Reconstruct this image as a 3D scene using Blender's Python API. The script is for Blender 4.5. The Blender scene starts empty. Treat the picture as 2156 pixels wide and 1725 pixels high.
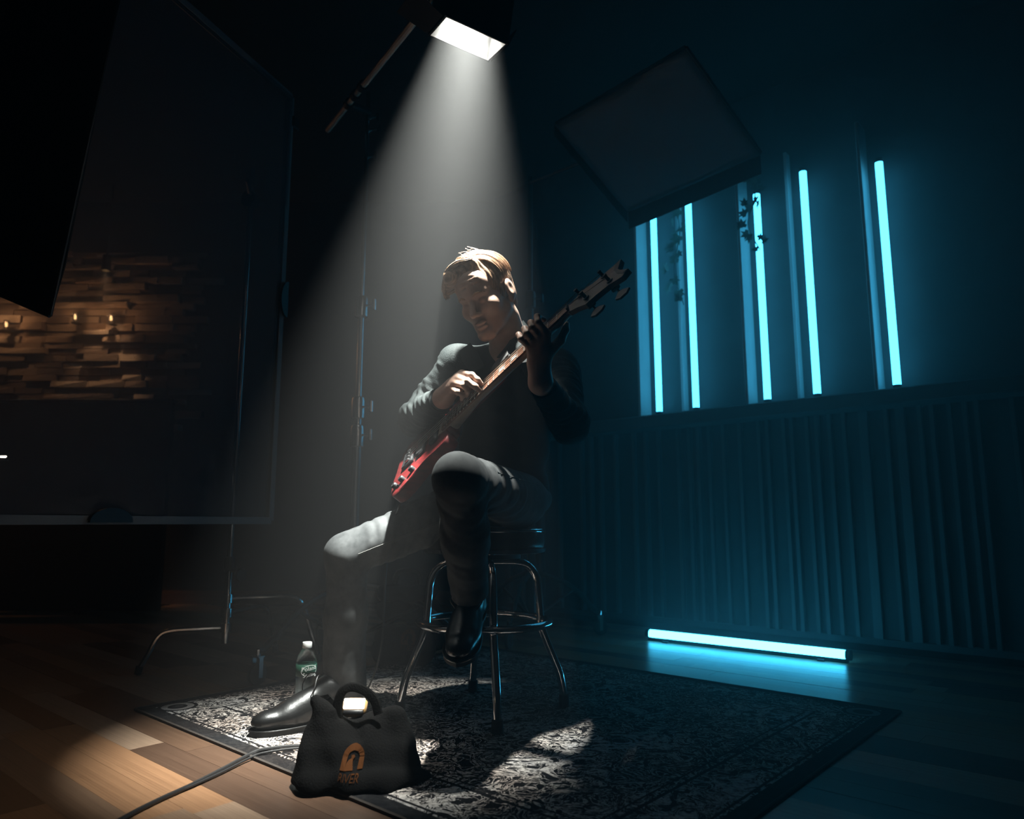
import bpy, math, random
import numpy as np
from mathutils import Vector, Matrix
random.seed(7); rng = np.random.default_rng(7)
sc = bpy.context.scene
col = sc.collection
pi = math.pi

# ------------------------------------------------------------------ camera, world, exposure
CAM_H, FPX, PITCH = 0.607, 1530.0, math.radians(8.84)
cam_d = bpy.data.cameras.new('camera'); cam = bpy.data.objects.new('camera', cam_d); col.objects.link(cam)
cam.location = (0, 0, CAM_H); cam.rotation_euler = (pi/2 + PITCH, 0, 0)
cam_d.sensor_fit = 'HORIZONTAL'; cam_d.sensor_width = 36.0; cam_d.lens = 36.0*FPX/2156.0
cam_d.dof.use_dof = True; cam_d.dof.focus_distance = 2.15; cam_d.dof.aperture_fstop = 2.8
cam_d.clip_start = 0.02; cam_d.clip_end = 60
sc.camera = cam
world = bpy.data.worlds.new('world'); sc.world = world; world.use_nodes = True
wn = world.node_tree.nodes; wn['Background'].inputs[0].default_value = (0, 0, 0, 1); wn['Background'].inputs[1].default_value = 0
HAZE = 0.058
vs = wn.new('ShaderNodeVolumeScatter'); vs.inputs['Color'].default_value = (1, 1, 1, 1)
vs.inputs['Density'].default_value = HAZE; vs.inputs['Anisotropy'].default_value = 0.6
world.node_tree.links.new(vs.outputs[0], wn['World Output'].inputs['Volume'])
sc.view_settings.view_transform = 'Standard'; sc.view_settings.look = 'None'
sc.view_settings.exposure = 0.0; sc.view_settings.gamma = 1.0; sc.view_settings.use_curve_mapping = False
cy = sc.cycles
cy.use_denoising = True; cy.max_bounces = 6; cy.diffuse_bounces = 2; cy.glossy_bounces = 3
cy.transmission_bounces = 6; cy.transparent_max_bounces = 12; cy.volume_bounces = 0
cy.sample_clamp_indirect = 4.0; cy.caustics_reflective = False; cy.caustics_refractive = False
cy.use_adaptive_sampling = True; cy.adaptive_threshold = 0.03; cy.adaptive_min_samples = 16

LAMP_POS = (-0.139, 2.090, 2.115)          # middle of the lamp's mouth
LAMP_DIR = (-0.125, 0.068, -1.0)
LAMP_DEPTH = 0.32
def area_light(name, loc, direction, sx, sy, power, color, spread, roll=0.0):
    d = bpy.data.lights.new(name, 'AREA'); d.shape = 'RECTANGLE'; d.size = sx; d.size_y = sy
    d.energy = power; d.color = color; d.spread = spread
    o = bpy.data.objects.new(name, d); col.objects.link(o); o.location = loc
    q = Vector(direction).normalized().to_track_quat('-Z', 'Y')
    o.rotation_euler = (q.to_matrix() @ Matrix.Rotation(roll, 3, 'Z')).to_euler()
    return o
_ld = Vector(LAMP_DIR).normalized()
area_light('overhead_panel_light', Vector(LAMP_POS)-_ld*(LAMP_DEPTH-.012), LAMP_DIR, 0.12, 0.05, 29.0, (0.97, 1.0, 0.94), math.radians(36), math.radians(30))

# ------------------------------------------------------------------ geometry helpers
_R = Vector((1, 0, 0)); _F = Vector((0, math.cos(PITCH), math.sin(PITCH))); _U = Vector((0, -math.sin(PITCH), math.cos(PITCH)))
def pt(u, v, Y):
    """world point at distance Y into the room, taken from a measured photo position"""
    d = _R*((u-1078)/FPX) + _U*((862.5-v)/FPX) + _F
    return Vector((0, 0, CAM_H)) + d*(Y/d.y)

def setp(o, label=None, cat=None, group=None, kind=None):
    if label: o['label'] = label
    if cat: o['category'] = cat
    if group: o['group'] = group
    if kind: o['kind'] = kind
    return o
def origin_of(o):
    v = Vector((0, 0, 0))
    while o is not None:
        v += o.location; o = o.parent
    return v
def thing(name, loc, label, cat, group=None):
    o = bpy.data.objects.new(name, None); o.empty_display_size = 0.05; col.objects.link(o); o.location = loc
    return setp(o, label, cat, group)
def link_mesh(name, me, mat, parent=None):
    o = bpy.data.objects.new(name, me); col.objects.link(o)
    if mat is not None and not me.materials: me.materials.append(mat)
    if parent is not None: o.parent = parent
    return o

class MB:
    def __init__(s): s.v = []; s.f = []
    def add(s, vs_, fs_):
        n = len(s.v); s.v += [tuple(x) for x in vs_]; s.f += [tuple(i+n for i in f) for f in fs_]; return s
    def box(s, c, size, ax=None, bev=0.0):
        ax = ax or (Vector((1, 0, 0)), Vector((0, 1, 0)), Vector((0, 0, 1)))
        c = Vector(c); hx, hy, hz = [k/2 for k in size]
        if bev <= 0:
            P = [c + ax[0]*(i*hx) + ax[1]*(j*hy) + ax[2]*(k*hz) for k in (-1, 1) for i, j in ((-1, -1), (1, -1), (1, 1), (-1, 1))]
            return s.add(P, [(3, 2, 1, 0), (4, 5, 6, 7), (0, 1, 5, 4), (1, 2, 6, 5), (2, 3, 7, 6), (3, 0, 4, 7)])
        b = min(bev, hx*.9, hy*.9, hz*.9); P = []; F = []
        ring = [(-hx, -hy+b), (-hx+b, -hy), (hx-b, -hy), (hx, -hy+b), (hx, hy-b), (hx-b, hy), (-hx+b, hy), (-hx, hy-b)]
        for z, ins in ((-hz, b), (-hz+b, 0), (hz-b, 0), (hz, b)):
            for x, y in ring:
                x2 = x - math.copysign(min(ins, abs(x)), x) ; y2 = y - math.copysign(min(ins, abs(y)), y)
                P.append(c + ax[0]*x2 + ax[1]*y2 + ax[2]*z)
        F.append(tuple(range(7, -1, -1))); F.append(tuple(range(24, 32)))
        for r in range(3):
            for i in range(8):
                j = (i+1) % 8; F.append((r*8+i, r*8+j, r*8+8+j, r*8+8+i))
        return s.add(P, F)
    def tube(s, path, r, seg=10, closed=False, caps=True, flat=None):
        path = [Vector(p) for p in path]; n = len(path)
        rr = r if isinstance(r, (list, tuple)) else [r]*n
        T = []
        for i in range(n):
            a = path[i-1] if (i > 0 or closed) else path[i]; b = path[(i+1) % n] if (i < n-1 or closed) else path[i]
            t = (b-a); T.append(t.normalized() if t.length > 1e-9 else Vector((0, 0, 1)))
        up = Vector((0, 0, 1)) if abs(T[0].z) < .9 else Vector((1, 0, 0))
        nrm = (up - T[0]*up.dot(T[0])).normalized(); P = []
        for i in range(n):
            nrm = nrm - T[i]*nrm.dot(T[i])
            if nrm.length < 1e-6: nrm = T[i].orthogonal()
            nrm.normalize(); bi = T[i].cross(nrm)
            for k in range(seg):
                a = 2*pi*k/seg
                P.append(path[i] + nrm*(math.cos(a)*rr[i]) + bi*(math.sin(a)*rr[i]*(flat or 1)))
        F = []
        for i in range(n if closed else n-1):
            j = (i+1) % n
            for k in range(seg):
                m = (k+1) % seg; F.append((i*seg+k, i*seg+m, j*seg+m, j*seg+k))
        if caps and not closed:
            F.append(tuple(range(seg-1, -1, -1))); F.append(tuple((n-1)*seg+k for k in range(seg)))
        return s.add(P, F)
    def lathe(s, prof, c, seg=24, ax=None):
        ax = ax or (Vector((1, 0, 0)), Vector((0, 1, 0)), Vector((0, 0, 1))); c = Vector(c); P = []; F = []
        for r, z in prof:
            for k in range(seg):
                a = 2*pi*k/seg; P.append(c + ax[0]*(r*math.cos(a)) + ax[1]*(r*math.sin(a)) + ax[2]*z)
        for i in range(len(prof)-1):
            for k in range(seg):
                m = (k+1) % seg; F.append((i*seg+k, i*seg+m, (i+1)*seg+m, (i+1)*seg+k))
        if prof[0][0] > 1e-5: F.append(tuple(range(seg-1, -1, -1)))
        if prof[-1][0] > 1e-5: F.append(tuple((len(prof)-1)*seg+k for k in range(seg)))
        return s.add(P, F)
    def prism(s, pts, off):
        """pts: list of world points (a loop), off: extrusion vector"""
        n = len(pts); off = Vector(off); P = [Vector(p) for p in pts] + [Vector(p)+off for p in pts]
        F = [tuple(range(n-1, -1, -1)), tuple(range(n, 2*n))] + [(i, (i+1) % n, n+(i+1) % n, n+i) for i in range(n)]
        return s.add(P, F)
    def mesh(s, name, org=(0, 0, 0), smooth=35):
        me = bpy.data.meshes.new(name); o = Vector(org)
        me.from_pydata([Vector(v)-o for v in s.v], [], s.f); me.update()
        fix_normals(me)
        if smooth: me.shade_smooth(); me.set_sharp_from_angle(angle=math.radians(smooth))
        return me
    def build(s, name, mat, parent=None, smooth=35):
        return link_mesh(name, s.mesh(name, origin_of(parent), smooth), mat, parent)
import bmesh
def fix_normals(me):
    bm = bmesh.new(); bm.from_mesh(me); bmesh.ops.recalc_face_normals(bm, faces=bm.faces); bm.to_mesh(me); bm.free()
def single(name, mb, mat, label, cat, loc, group=None, smooth=35):
    """a top-level thing that is one mesh, its origin at loc"""
    o = link_mesh(name, mb.mesh(name, loc, smooth), mat); o.location = loc
    return setp(o, label, cat, group)
def bez(pts_, n=8):
    """smooth Catmull-Rom path through points"""
    P = [Vector(p) for p in pts_]; Q = [P[0]*2-P[1]] + P + [P[-1]*2-P[-2]]; out = []
    for i in range(1, len(Q)-2):
        for k in range(n):
            t = k/n; a, b, c, d = Q[i-1], Q[i], Q[i+1], Q[i+2]
            out.append(.5*((2*b) + (c-a)*t + (2*a-5*b+4*c-d)*t*t + (3*b-a-3*c+d)*t**3))
    out.append(P[-1]); return out

# ------------------------------------------------------------------ implicit-surface modelling (bodies, cloth, leather)
def cap(a, b, ra, rb, k=.02, op='add'): return dict(t='cap', a=np.array(a, float), b=np.array(b, float), ra=ra, rb=rb, k=k, op=op)
def ell(c, r, M=None, k=.02, op='add'): return dict(t='ell', c=np.array(c, float), r=np.array(r, float), M=np.eye(3) if M is None else np.array(M, float), k=k, op=op)
def rbox(c, h, r, M=None, k=.01, op='add'): return dict(t='box', c=np.array(c, float), h=np.array(h, float), r=r, M=np.eye(3) if M is None else np.array(M, float), k=k, op=op)
def pd(p, X):
    if p['t'] == 'cap':
        ab = p['b']-p['a']; L = ab@ab + 1e-12; t = np.clip(((X-p['a'])@ab)/L, 0, 1)
        return np.linalg.norm(X-p['a']-t[:, None]*ab, axis=1) - (p['ra']+(p['rb']-p['ra'])*t)
    q = (X-p['c'])@p['M']
    if p['t'] == 'ell':
        k0 = np.linalg.norm(q/p['r'], axis=1); k1 = np.linalg.norm(q/(p['r']**2), axis=1)
        return k0*(k0-1.0)/np.maximum(k1, 1e-9)
    d = np.abs(q)-p['h']+p['r']
    return np.linalg.norm(np.maximum(d, 0), axis=1)+np.minimum(d.max(1), 0)-p['r']
def comb(d, e, k, op):
    if op == 'add':
        h = np.maximum(k-np.abs(d-e), 0)/k; return np.minimum(d, e)-h*h*k*.25
    e = -e; h = np.maximum(k-np.abs(d-e), 0)/k; return np.maximum(d, e)+h*h*k*.25
def sdf(prims, X, disp=None):
    d = np.full(len(X), 10.0)
    for p in prims: d = comb(d, pd(p, X), p['k'], p['op'])
    return d if disp is None else d + disp(X)
def sdf_mesh(name, prims, h, disp=None, org=(0, 0, 0), B=12):
    lo = np.full(3, 1e9); hi = -lo
    for p in prims:
        if p['op'] != 'add': continue
        if p['t'] == 'cap':
            pts_ = np.array([p['a']-p['ra'], p['a']+p['ra'], p['b']-p['rb'], p['b']+p['rb']])
        else:
            R_ = max(p['r']) if p['t'] == 'ell' else np.linalg.norm(p['h']); pts_ = np.array([p['c']-R_, p['c']+R_])
        lo = np.minimum(lo, pts_.min(0)); hi = np.maximum(hi, pts_.max(0))
    lo -= .03; hi += .03; S = B*h; nb = np.ceil((hi-lo)/S).astype(int)
    I = np.stack(np.meshgrid(*[np.arange(n) for n in nb], indexing='ij'), -1).reshape(-1, 3)
    cen = lo+(I+.5)*S; dc = np.stack([pd(p, cen) for p in prims], 1); d = np.full(len(I), 10.0)
    for j, p in enumerate(prims): d = comb(d, dc[:, j], p['k'], p['op'])
    half = S*.87; act = np.where(np.abs(d) < half*1.5+.012)[0]
    g = np.stack(np.meshgrid(*[np.arange(B+1)]*3, indexing='ij'), -1).reshape(-1, 3)
    N = nb*B+2; keys = []; verts = []; quads = []
    def key(c): return (c[:, 0].astype(np.int64)*N[1]+c[:, 1])*N[2]+c[:, 2]
    off = np.array([[i, j, k] for i in (0, 1) for j in (0, 1) for k in (0, 1)])
    edges = [(a, b) for a in range(8) for b in range(a+1, 8) if np.abs(off[a]-off[b]).sum() == 1]
    for bi in act:
        base = I[bi]*B; X = lo+(g+base)*h
        sel = [p for j, p in enumerate(prims) if (dc[bi, j] < half*2.2+p['k']+.02)]
        if not sel: continue
        D = sdf(sel, X, disp).reshape(B+1, B+1, B+1)
        if D.min() > 0 or D.max() < 0: continue
        D[D == 0] = 1e-9; s = D < 0
        c8 = [s[o[0]:B+o[0], o[1]:B+o[1], o[2]:B+o[2]] for o in off]
        cnt = sum(x.astype(np.int8) for x in c8); cm = (cnt > 0) & (cnt < 8)
        ci = np.argwhere(cm)
        if len(ci):
            v8 = np.stack([D[ci[:, 0]+o[0], ci[:, 1]+o[1], ci[:, 2]+o[2]] for o in off], 1)
            acc = np.zeros((len(ci), 3)); n_ = np.zeros(len(ci))
            for a, b in edges:
                m = (v8[:, a] < 0) != (v8[:, b] < 0); t = v8[m, a]/(v8[m, a]-v8[m, b])
                acc[m] += off[a]+(off[b]-off[a])*t[:, None]; n_[m] += 1
            keys.append(key(ci+base)); verts.append(lo+(ci+base+acc/n_[:, None])*h)
        for ax in range(3):
            sl = [slice(0, B)]*3; sh = list(sl); sh[ax] = slice(1, B+1)
            a = s[tuple(sl)]; b = s[tuple(sh)]; e = np.argwhere(a != b)
            if not len(e): continue
            u, w = [(1, 2), (2, 0), (0, 1)][ax]; eu = np.zeros(3, int); eu[u] = 1; ew = np.zeros(3, int); ew[w] = 1
            gl = e+base; inside = a[e[:, 0], e[:, 1], e[:, 2]]
            q = np.stack([key(gl-eu-ew), key(gl-ew), key(gl), key(gl-eu)], 1)
            q[~inside] = q[~inside][:, ::-1]; quads.append(q)
    keys = np.concatenate(keys); verts = np.concatenate(verts); quads = np.concatenate(quads)
    o = np.argsort(keys); keys = keys[o]; verts = verts[o]
    ix = np.clip(np.searchsorted(keys, quads), 0, len(keys)-1); ok = (keys[ix] == quads).all(1); ix = ix[ok]
    me = bpy.data.meshes.new(name); verts = verts-np.array(org)
    me.vertices.add(len(verts)); me.vertices.foreach_set('co', verts.ravel())
    me.loops.add(ix.size); me.loops.foreach_set('vertex_index', ix.ravel().astype(np.int32))
    me.polygons.add(len(ix)); me.polygons.foreach_set('loop_start', np.arange(0, ix.size, 4, dtype=np.int32))
    me.update(calc_edges=True); me.validate(); me.shade_smooth()
    return me
def blob(name, prims, h, mat, parent=None, disp=None):
    return link_mesh(name, sdf_mesh(name, prims, h, disp, origin_of(parent)), mat, parent)

# ------------------------------------------------------------------ materials (procedural)
def M_(name): 
    m = bpy.data.materials.new(name); m.use_nodes = True; return m, m.node_tree.nodes, m.node_tree.links, m.node_tree.nodes['Principled BSDF']
def plain(name, c, rough=.6, metal=0.0, bump=None, spec=None, coat=0, var=0.0):
    m, n, l, b = M_(name)
    b.inputs['Base Color'].default_value = (*c, 1); b.inputs['Roughness'].default_value = rough; b.inputs['Metallic'].default_value = metal
    if spec is not None: b.inputs['Specular IOR Level'].default_value = spec
    if coat: b.inputs['Coat Weight'].default_value = coat
    tc = n.new('ShaderNodeTexCoord')
    if var:
        no = n.new('ShaderNodeTexNoise'); no.inputs['Scale'].default_value = 9; no.inputs['Detail'].default_value = 5
        l.new(tc.outputs['Object'], no.inputs['Vector']); mx = n.new('ShaderNodeMix'); mx.data_type = 'RGBA'
        mx.inputs[6].default_value = (*[x*(1-var) for x in c], 1); mx.inputs[7].default_value = (*[min(1, x*(1+var)) for x in c], 1)
        l.new(no.outputs[0], mx.inputs[0]); l.new(mx.outputs[2], b.inputs['Base Color'])
    if bump:
        no = n.new('ShaderNodeTexNoise'); no.inputs['Scale'].default_value = bump[0]; no.inputs['Detail'].default_value = 4
        l.new(tc.outputs['Object'], no.inputs['Vector']); bp = n.new('ShaderNodeBump'); bp.inputs['Strength'].default_value = bump[1]
        bp.inputs['Distance'].default_value = .004; l.new(no.outputs[0], bp.inputs['Height']); l.new(bp.outputs[0], b.inputs['Normal'])
    return m
def emit(name, c, s):
    m, n, l, b = M_(name); n.remove(b); e = n.new('ShaderNodeEmission'); e.inputs[0].default_value = (*c, 1); e.inputs[1].default_value = s
    l.new(e.outputs[0], n['Material Output'].inputs[0]); return m
def ramp(n, stops, interp='LINEAR'):
    r = n.new('ShaderNodeValToRGB'); cr = r.color_ramp; cr.interpolation = interp
    while len(cr.elements) > 1: cr.elements.remove(cr.elements[-1])
    cr.elements[0].position = stops[0][0]; cr.elements[0].color = (*stops[0][1], 1)
    for p_, c in stops[1:]:
        e = cr.elements.new(p_); e.color = (*c, 1)
    return r
MAT = {}
MAT['black_wall'] = plain('black_wall', (.024, .024, .026), .9, bump=(40, .2), var=.3)
MAT['ceiling'] = plain('ceiling_black', (.009, .009, .0095), .95, var=.3)
MAT['slat'] = plain('slat_grey', (.105, .115, .12), .7, var=.25)
MAT['backing'] = plain('backing_dark', (.06, .065, .07), .85, var=.3)
MAT['fin'] = plain('fin_white', (.42, .44, .45), .6, var=.1)
MAT['chrome'] = plain('chrome', (.55, .55, .56), .12, 1.0)
MAT['steel'] = plain('brushed_steel', (.42, .42, .43), .25, 1.0, bump=(120, .05))
MAT['blackmetal'] = plain('black_metal', (.012, .012, .013), .45, .3)
MAT['rubber'] = plain('black_rubber', (.012, .012, .012), .8)
MAT['vinyl'] = plain('black_vinyl', (.035, .026, .023), .38, bump=(60, .25))
MAT['leather'] = plain('black_leather', (.004, .004, .004), .31, bump=(90, .12))
MAT['canvas'] = plain('black_canvas', (.0032, .003, .003), .95, bump=(220, .5), var=.3, spec=.08)
MAT['flag'] = plain('duvetyne_black', (.004, .004, .004), .97, var=.2)
MAT['cable'] = plain('cable_black', (.012, .011, .011), .5)
MAT['shirt'] = plain('shirt_cotton', (.010, .014, .014), .8, bump=(260, .3), var=.25, spec=.25)
MAT['whiteplastic'] = plain('white_plastic', (.75, .75, .73), .4)
MAT['reflector'] = plain('white_reflector', (.16, .155, .15), .5, bump=(25, .3))
MAT['skirt'] = plain('skirt_black', (.02, .021, .022), .9, var=.3)
MAT['rag'] = plain('rag_cotton_cyan_lit', (.11, .16, .185), .85, bump=(6, .6), var=.15)  # white cotton, with the tubes' cyan light tinted into its colour
MAT['orange'] = plain('orange_print', (.055, .018, .004), .8, var=.2, spec=.05)
MAT['gold'] = plain('gold', (.8, .55, .25), .25, 1.0)
MAT['leaf'] = plain('ivy_leaf', (.03, .06, .04), .6, var=.4)
MAT['stem'] = plain('ivy_stem', (.03, .04, .03), .8, var=.3)

def skin():
    m, n, l, b = M_('skin'); tc = n.new('ShaderNodeTexCoord'); no = n.new('ShaderNodeTexNoise'); no.inputs['Scale'].default_value = 28
    no.inputs['Detail'].default_value = 6; l.new(tc.outputs['Object'], no.inputs['Vector'])
    r = ramp(n, [(.3, (.48, .29, .22)), (.7, (.60, .40, .31))]); l.new(no.outputs[0], r.inputs[0]); l.new(r.outputs[0], b.inputs['Base Color'])
    b.inputs['Roughness'].default_value = .48; b.inputs['Subsurface Weight'].default_value = 0.0
    n2 = n.new('ShaderNodeTexNoise'); n2.inputs['Scale'].default_value = 300; l.new(tc.outputs['Object'], n2.inputs['Vector'])
    bp = n.new('ShaderNodeBump'); bp.inputs['Strength'].default_value = .15; bp.inputs['Distance'].default_value = .001
    l.new(n2.outputs[0], bp.inputs['Height']); l.new(bp.outputs[0], b.inputs['Normal']); return m
MAT['skin'] = skin()
def hairm(hr_, hf_, hu_):
    m, n, l, b = M_('hair'); tc = n.new('ShaderNodeTexCoord'); cb_ = n.new('ShaderNodeCombineXYZ')
    for k, (ax, fq) in enumerate(((hf_, 230), (hr_, 16), (hu_, 55))):
        vm = n.new('ShaderNodeVectorMath'); vm.operation = 'DOT_PRODUCT'; l.new(tc.outputs['Object'], vm.inputs[0]); vm.inputs[1].default_value = tuple(ax*fq)
        l.new(vm.outputs['Value'], cb_.inputs[k])
    no = n.new('ShaderNodeTexNoise'); no.inputs['Scale'].default_value = 1.0; no.inputs['Detail'].default_value = 4; l.new(cb_.outputs[0], no.inputs['Vector'])
    r = ramp(n, [(.3, (.13, .065, .034)), (.7, (.56, .34, .21))]); l.new(no.outputs[0], r.inputs[0]); l.new(r.outputs[0], b.inputs['Base Color'])
    b.inputs['Roughness'].default_value = .45
    bp = n.new('ShaderNodeBump'); bp.inputs['Strength'].default_value = .8; bp.inputs['Distance'].default_value = .002
    l.new(no.outputs[0], bp.inputs['Height']); l.new(bp.outputs[0], b.inputs['Normal']); return m
def denim():
    m, n, l, b = M_('denim'); tc = n.new('ShaderNodeTexCoord')
    w = n.new('ShaderNodeTexWave'); w.inputs['Scale'].default_value = 260; w.inputs['Distortion'].default_value = 1; l.new(tc.outputs['Object'], w.inputs[0])
    no = n.new('ShaderNodeTexNoise'); no.inputs['Scale'].default_value = 16; no.inputs['Detail'].default_value = 9; no.inputs['Roughness'].default_value = .68; l.new(tc.outputs['Object'], no.inputs['Vector'])
    r = ramp(n, [(.33, (.010, .0125, .0135)), (.67, (.070, .074, .076))]); l.new(no.outputs[0], r.inputs[0]); l.new(r.outputs[0], b.inputs['Base Color'])
    b.inputs['Roughness'].default_value = .85
    bp = n.new('ShaderNodeBump'); bp.inputs['Strength'].default_value = .25; bp.inputs['Distance'].default_value = .001
    l.new(w.outputs[1], bp.inputs['Height']); l.new(bp.outputs[0], b.inputs['Normal']); return m
MAT['denim'] = denim()
MAT['stitch'] = plain('stitch_thread', (.09, .09, .085), .8, var=.2)
def redwood():
    m, n, l, b = M_('red_burst'); tc = n.new('ShaderNodeTexCoord'); mp = n.new('ShaderNodeMapping'); mp.inputs['Scale'].default_value = (3, 3, 12)
    no = n.new('ShaderNodeTexNoise'); no.inputs['Scale'].default_value = 6; no.inputs['Detail'].default_value = 7
    l.new(tc.outputs['Object'], mp.inputs[0]); l.new(mp.outputs[0], no.inputs['Vector'])
    r = ramp(n, [(.3, (.045, .003, .004)), (.7, (.14, .009, .009))]); l.new(no.outputs[0], r.inputs[0]); l.new(r.outputs[0], b.inputs['Base Color'])
    b.inputs['Roughness'].default_value = .5; b.inputs['Specular IOR Level'].default_value = .3; return m
MAT['redwood'] = redwood()
def wood(name, c0, c1, scale=(2, 30, 30), rough=.45, rnd=0.0):
    m, n, l, b = M_(name); tc = n.new('ShaderNodeTexCoord'); mp = n.new('ShaderNodeMapping'); mp.inputs['Scale'].default_value = scale
    no = n.new('ShaderNodeTexNoise'); no.inputs['Scale'].default_value = 1.2; no.inputs['Detail'].default_value = 8; no.inputs['Distortion'].default_value = .6
    l.new(tc.outputs['Object'], mp.inputs[0]); l.new(mp.outputs[0], no.inputs['Vector'])
    r = ramp(n, [(.28, c0), (.72, c1)]); l.new(no.outputs[0], r.inputs[0]); out = r.outputs[0]
    if rnd:
        oi = n.new('ShaderNodeObjectInfo'); r2 = ramp(n, [(0, (.26, .20, .17)), (.22, (.34, .26, .21)), (.25, (.66, .55, .46)), (.48, (.85, .74, .64)), (.5, (1.0, .72, .50)), (.68, (.92, .66, .46)), (.7, (1.0, .90, .80)), (1, (.86, .80, .74))])
        l.new(oi.outputs['Random'], r2.inputs[0]); mx = n.new('ShaderNodeMix'); mx.data_type = 'RGBA'; mx.blend_type = 'MULTIPLY'; mx.inputs[0].default_value = 1
        l.new(out, mx.inputs[6]); l.new(r2.outputs[0], mx.inputs[7]); out = mx.outputs[2]
    l.new(out, b.inputs['Base Color']); b.inputs['Roughness'].default_value = rough
    bp = n.new('ShaderNodeBump'); bp.inputs['Strength'].default_value = .12; bp.inputs['Distance'].default_value = .002
    l.new(no.outputs[0], bp.inputs['Height']); l.new(bp.outputs[0], b.inputs['Normal']); return m
MAT['plank'] = wood('plank_wood', (.25, .18, .135), (.40, .30, .23), (2.0, 22, 22), .36, 1.0)
MAT['rosewood'] = wood('rosewood', (.12, .05, .03), (.26, .12, .07), (30, 30, 30), .5)
MAT['headwood'] = wood('headstock_wood', (.09, .065, .052), (.16, .12, .10), (25, 25, 25), .5)
MAT['maple'] = wood('maple', (.36, .26, .19), (.50, .38, .30), (25, 25, 25), .5)
MAT['underfloor'] = plain('under_floor', (.03, .02, .015), .8, var=.2)
def stone():
    m, n, l, b = M_('ledger_stone'); tc = n.new('ShaderNodeTexCoord'); oi = n.new('ShaderNodeObjectInfo')
    no = n.new('ShaderNodeTexNoise'); no.inputs['Scale'].default_value = 14; no.inputs['Detail'].default_value = 6; l.new(tc.outputs['Object'], no.inputs['Vector'])
    r = ramp(n, [(0, (.14, .10, .08)), (.5, (.42, .30, .22)), (1, (.62, .5, .4))]); l.new(oi.outputs['Random'], r.inputs[0])
    mx = n.new('ShaderNodeMix'); mx.data_type = 'RGBA'; mx.blend_type = 'MULTIPLY'; mx.inputs[0].default_value = .7
    l.new(r.outputs[0], mx.inputs[6]); l.new(no.outputs[0], mx.inputs[7]); l.new(mx.outputs[2], b.inputs['Base Color']); b.inputs['Roughness'].default_value = .85
    bp = n.new('ShaderNodeBump'); bp.inputs['Strength'].default_value = .7; bp.inputs['Distance'].default_value = .02
    l.new(no.outputs[0], bp.inputs['Height']); l.new(bp.outputs[0], b.inputs['Normal']); return m
MAT['stone'] = stone()
def silk():
    m, n, l, b = M_('diffusion_silk'); n.remove(b)
    tr = n.new('ShaderNodeBsdfTransparent'); tr.inputs[0].default_value = (.9, .9, .9, 1)
    df = n.new('ShaderNodeBsdfDiffuse'); df.inputs[0].default_value = (.16, .17, .19, 1)
    tl = n.new('ShaderNodeBsdfTranslucent'); tl.inputs[0].default_value = (.10, .10, .11, 1)
    c = n.new('ShaderNodeMixShader'); c.inputs[0].default_value = .4; l.new(df.outputs[0], c.inputs[1]); l.new(tl.outputs[0], c.inputs[2])
    f = n.new('ShaderNodeMixShader'); f.inputs[0].default_value = .55; l.new(tr.outputs[0], f.inputs[1]); l.new(c.outputs[0], f.inputs[2])
    l.new(f.outputs[0], n['Material Output'].inputs[0]); return m
MAT['silk'] = silk()
def clear(name, tint=(1, 1, 1), rough=.03, ior=1.35, tmix=.5):
    m, n, l, b = M_(name); b.inputs['Base Color'].default_value = (*tint, 1); b.inputs['Roughness'].default_value = rough
    b.inputs['IOR'].default_value = ior; b.inputs['Transmission Weight'].default_value = 1.0
    tr = n.new('ShaderNodeBsdfTransparent'); tr.inputs[0].default_value = (*tint, 1); mx = n.new('ShaderNodeMixShader'); mx.inputs[0].default_value = tmix
    l.new(b.outputs[0], mx.inputs[1]); l.new(tr.outputs[0], mx.inputs[2]); l.new(mx.outputs[0], n['Material Output'].inputs[0]); return m
MAT['pet'] = clear('clear_plastic', (.95, .98, .99), .10, 1.35, .35)
MAT['water'] = clear('water', (.9, .96, .97), .0, 1.33, .5)
MAT['acrylic'] = clear('smoked_acrylic', (.5, .5, .5), .25, 1.4, .2)
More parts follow.
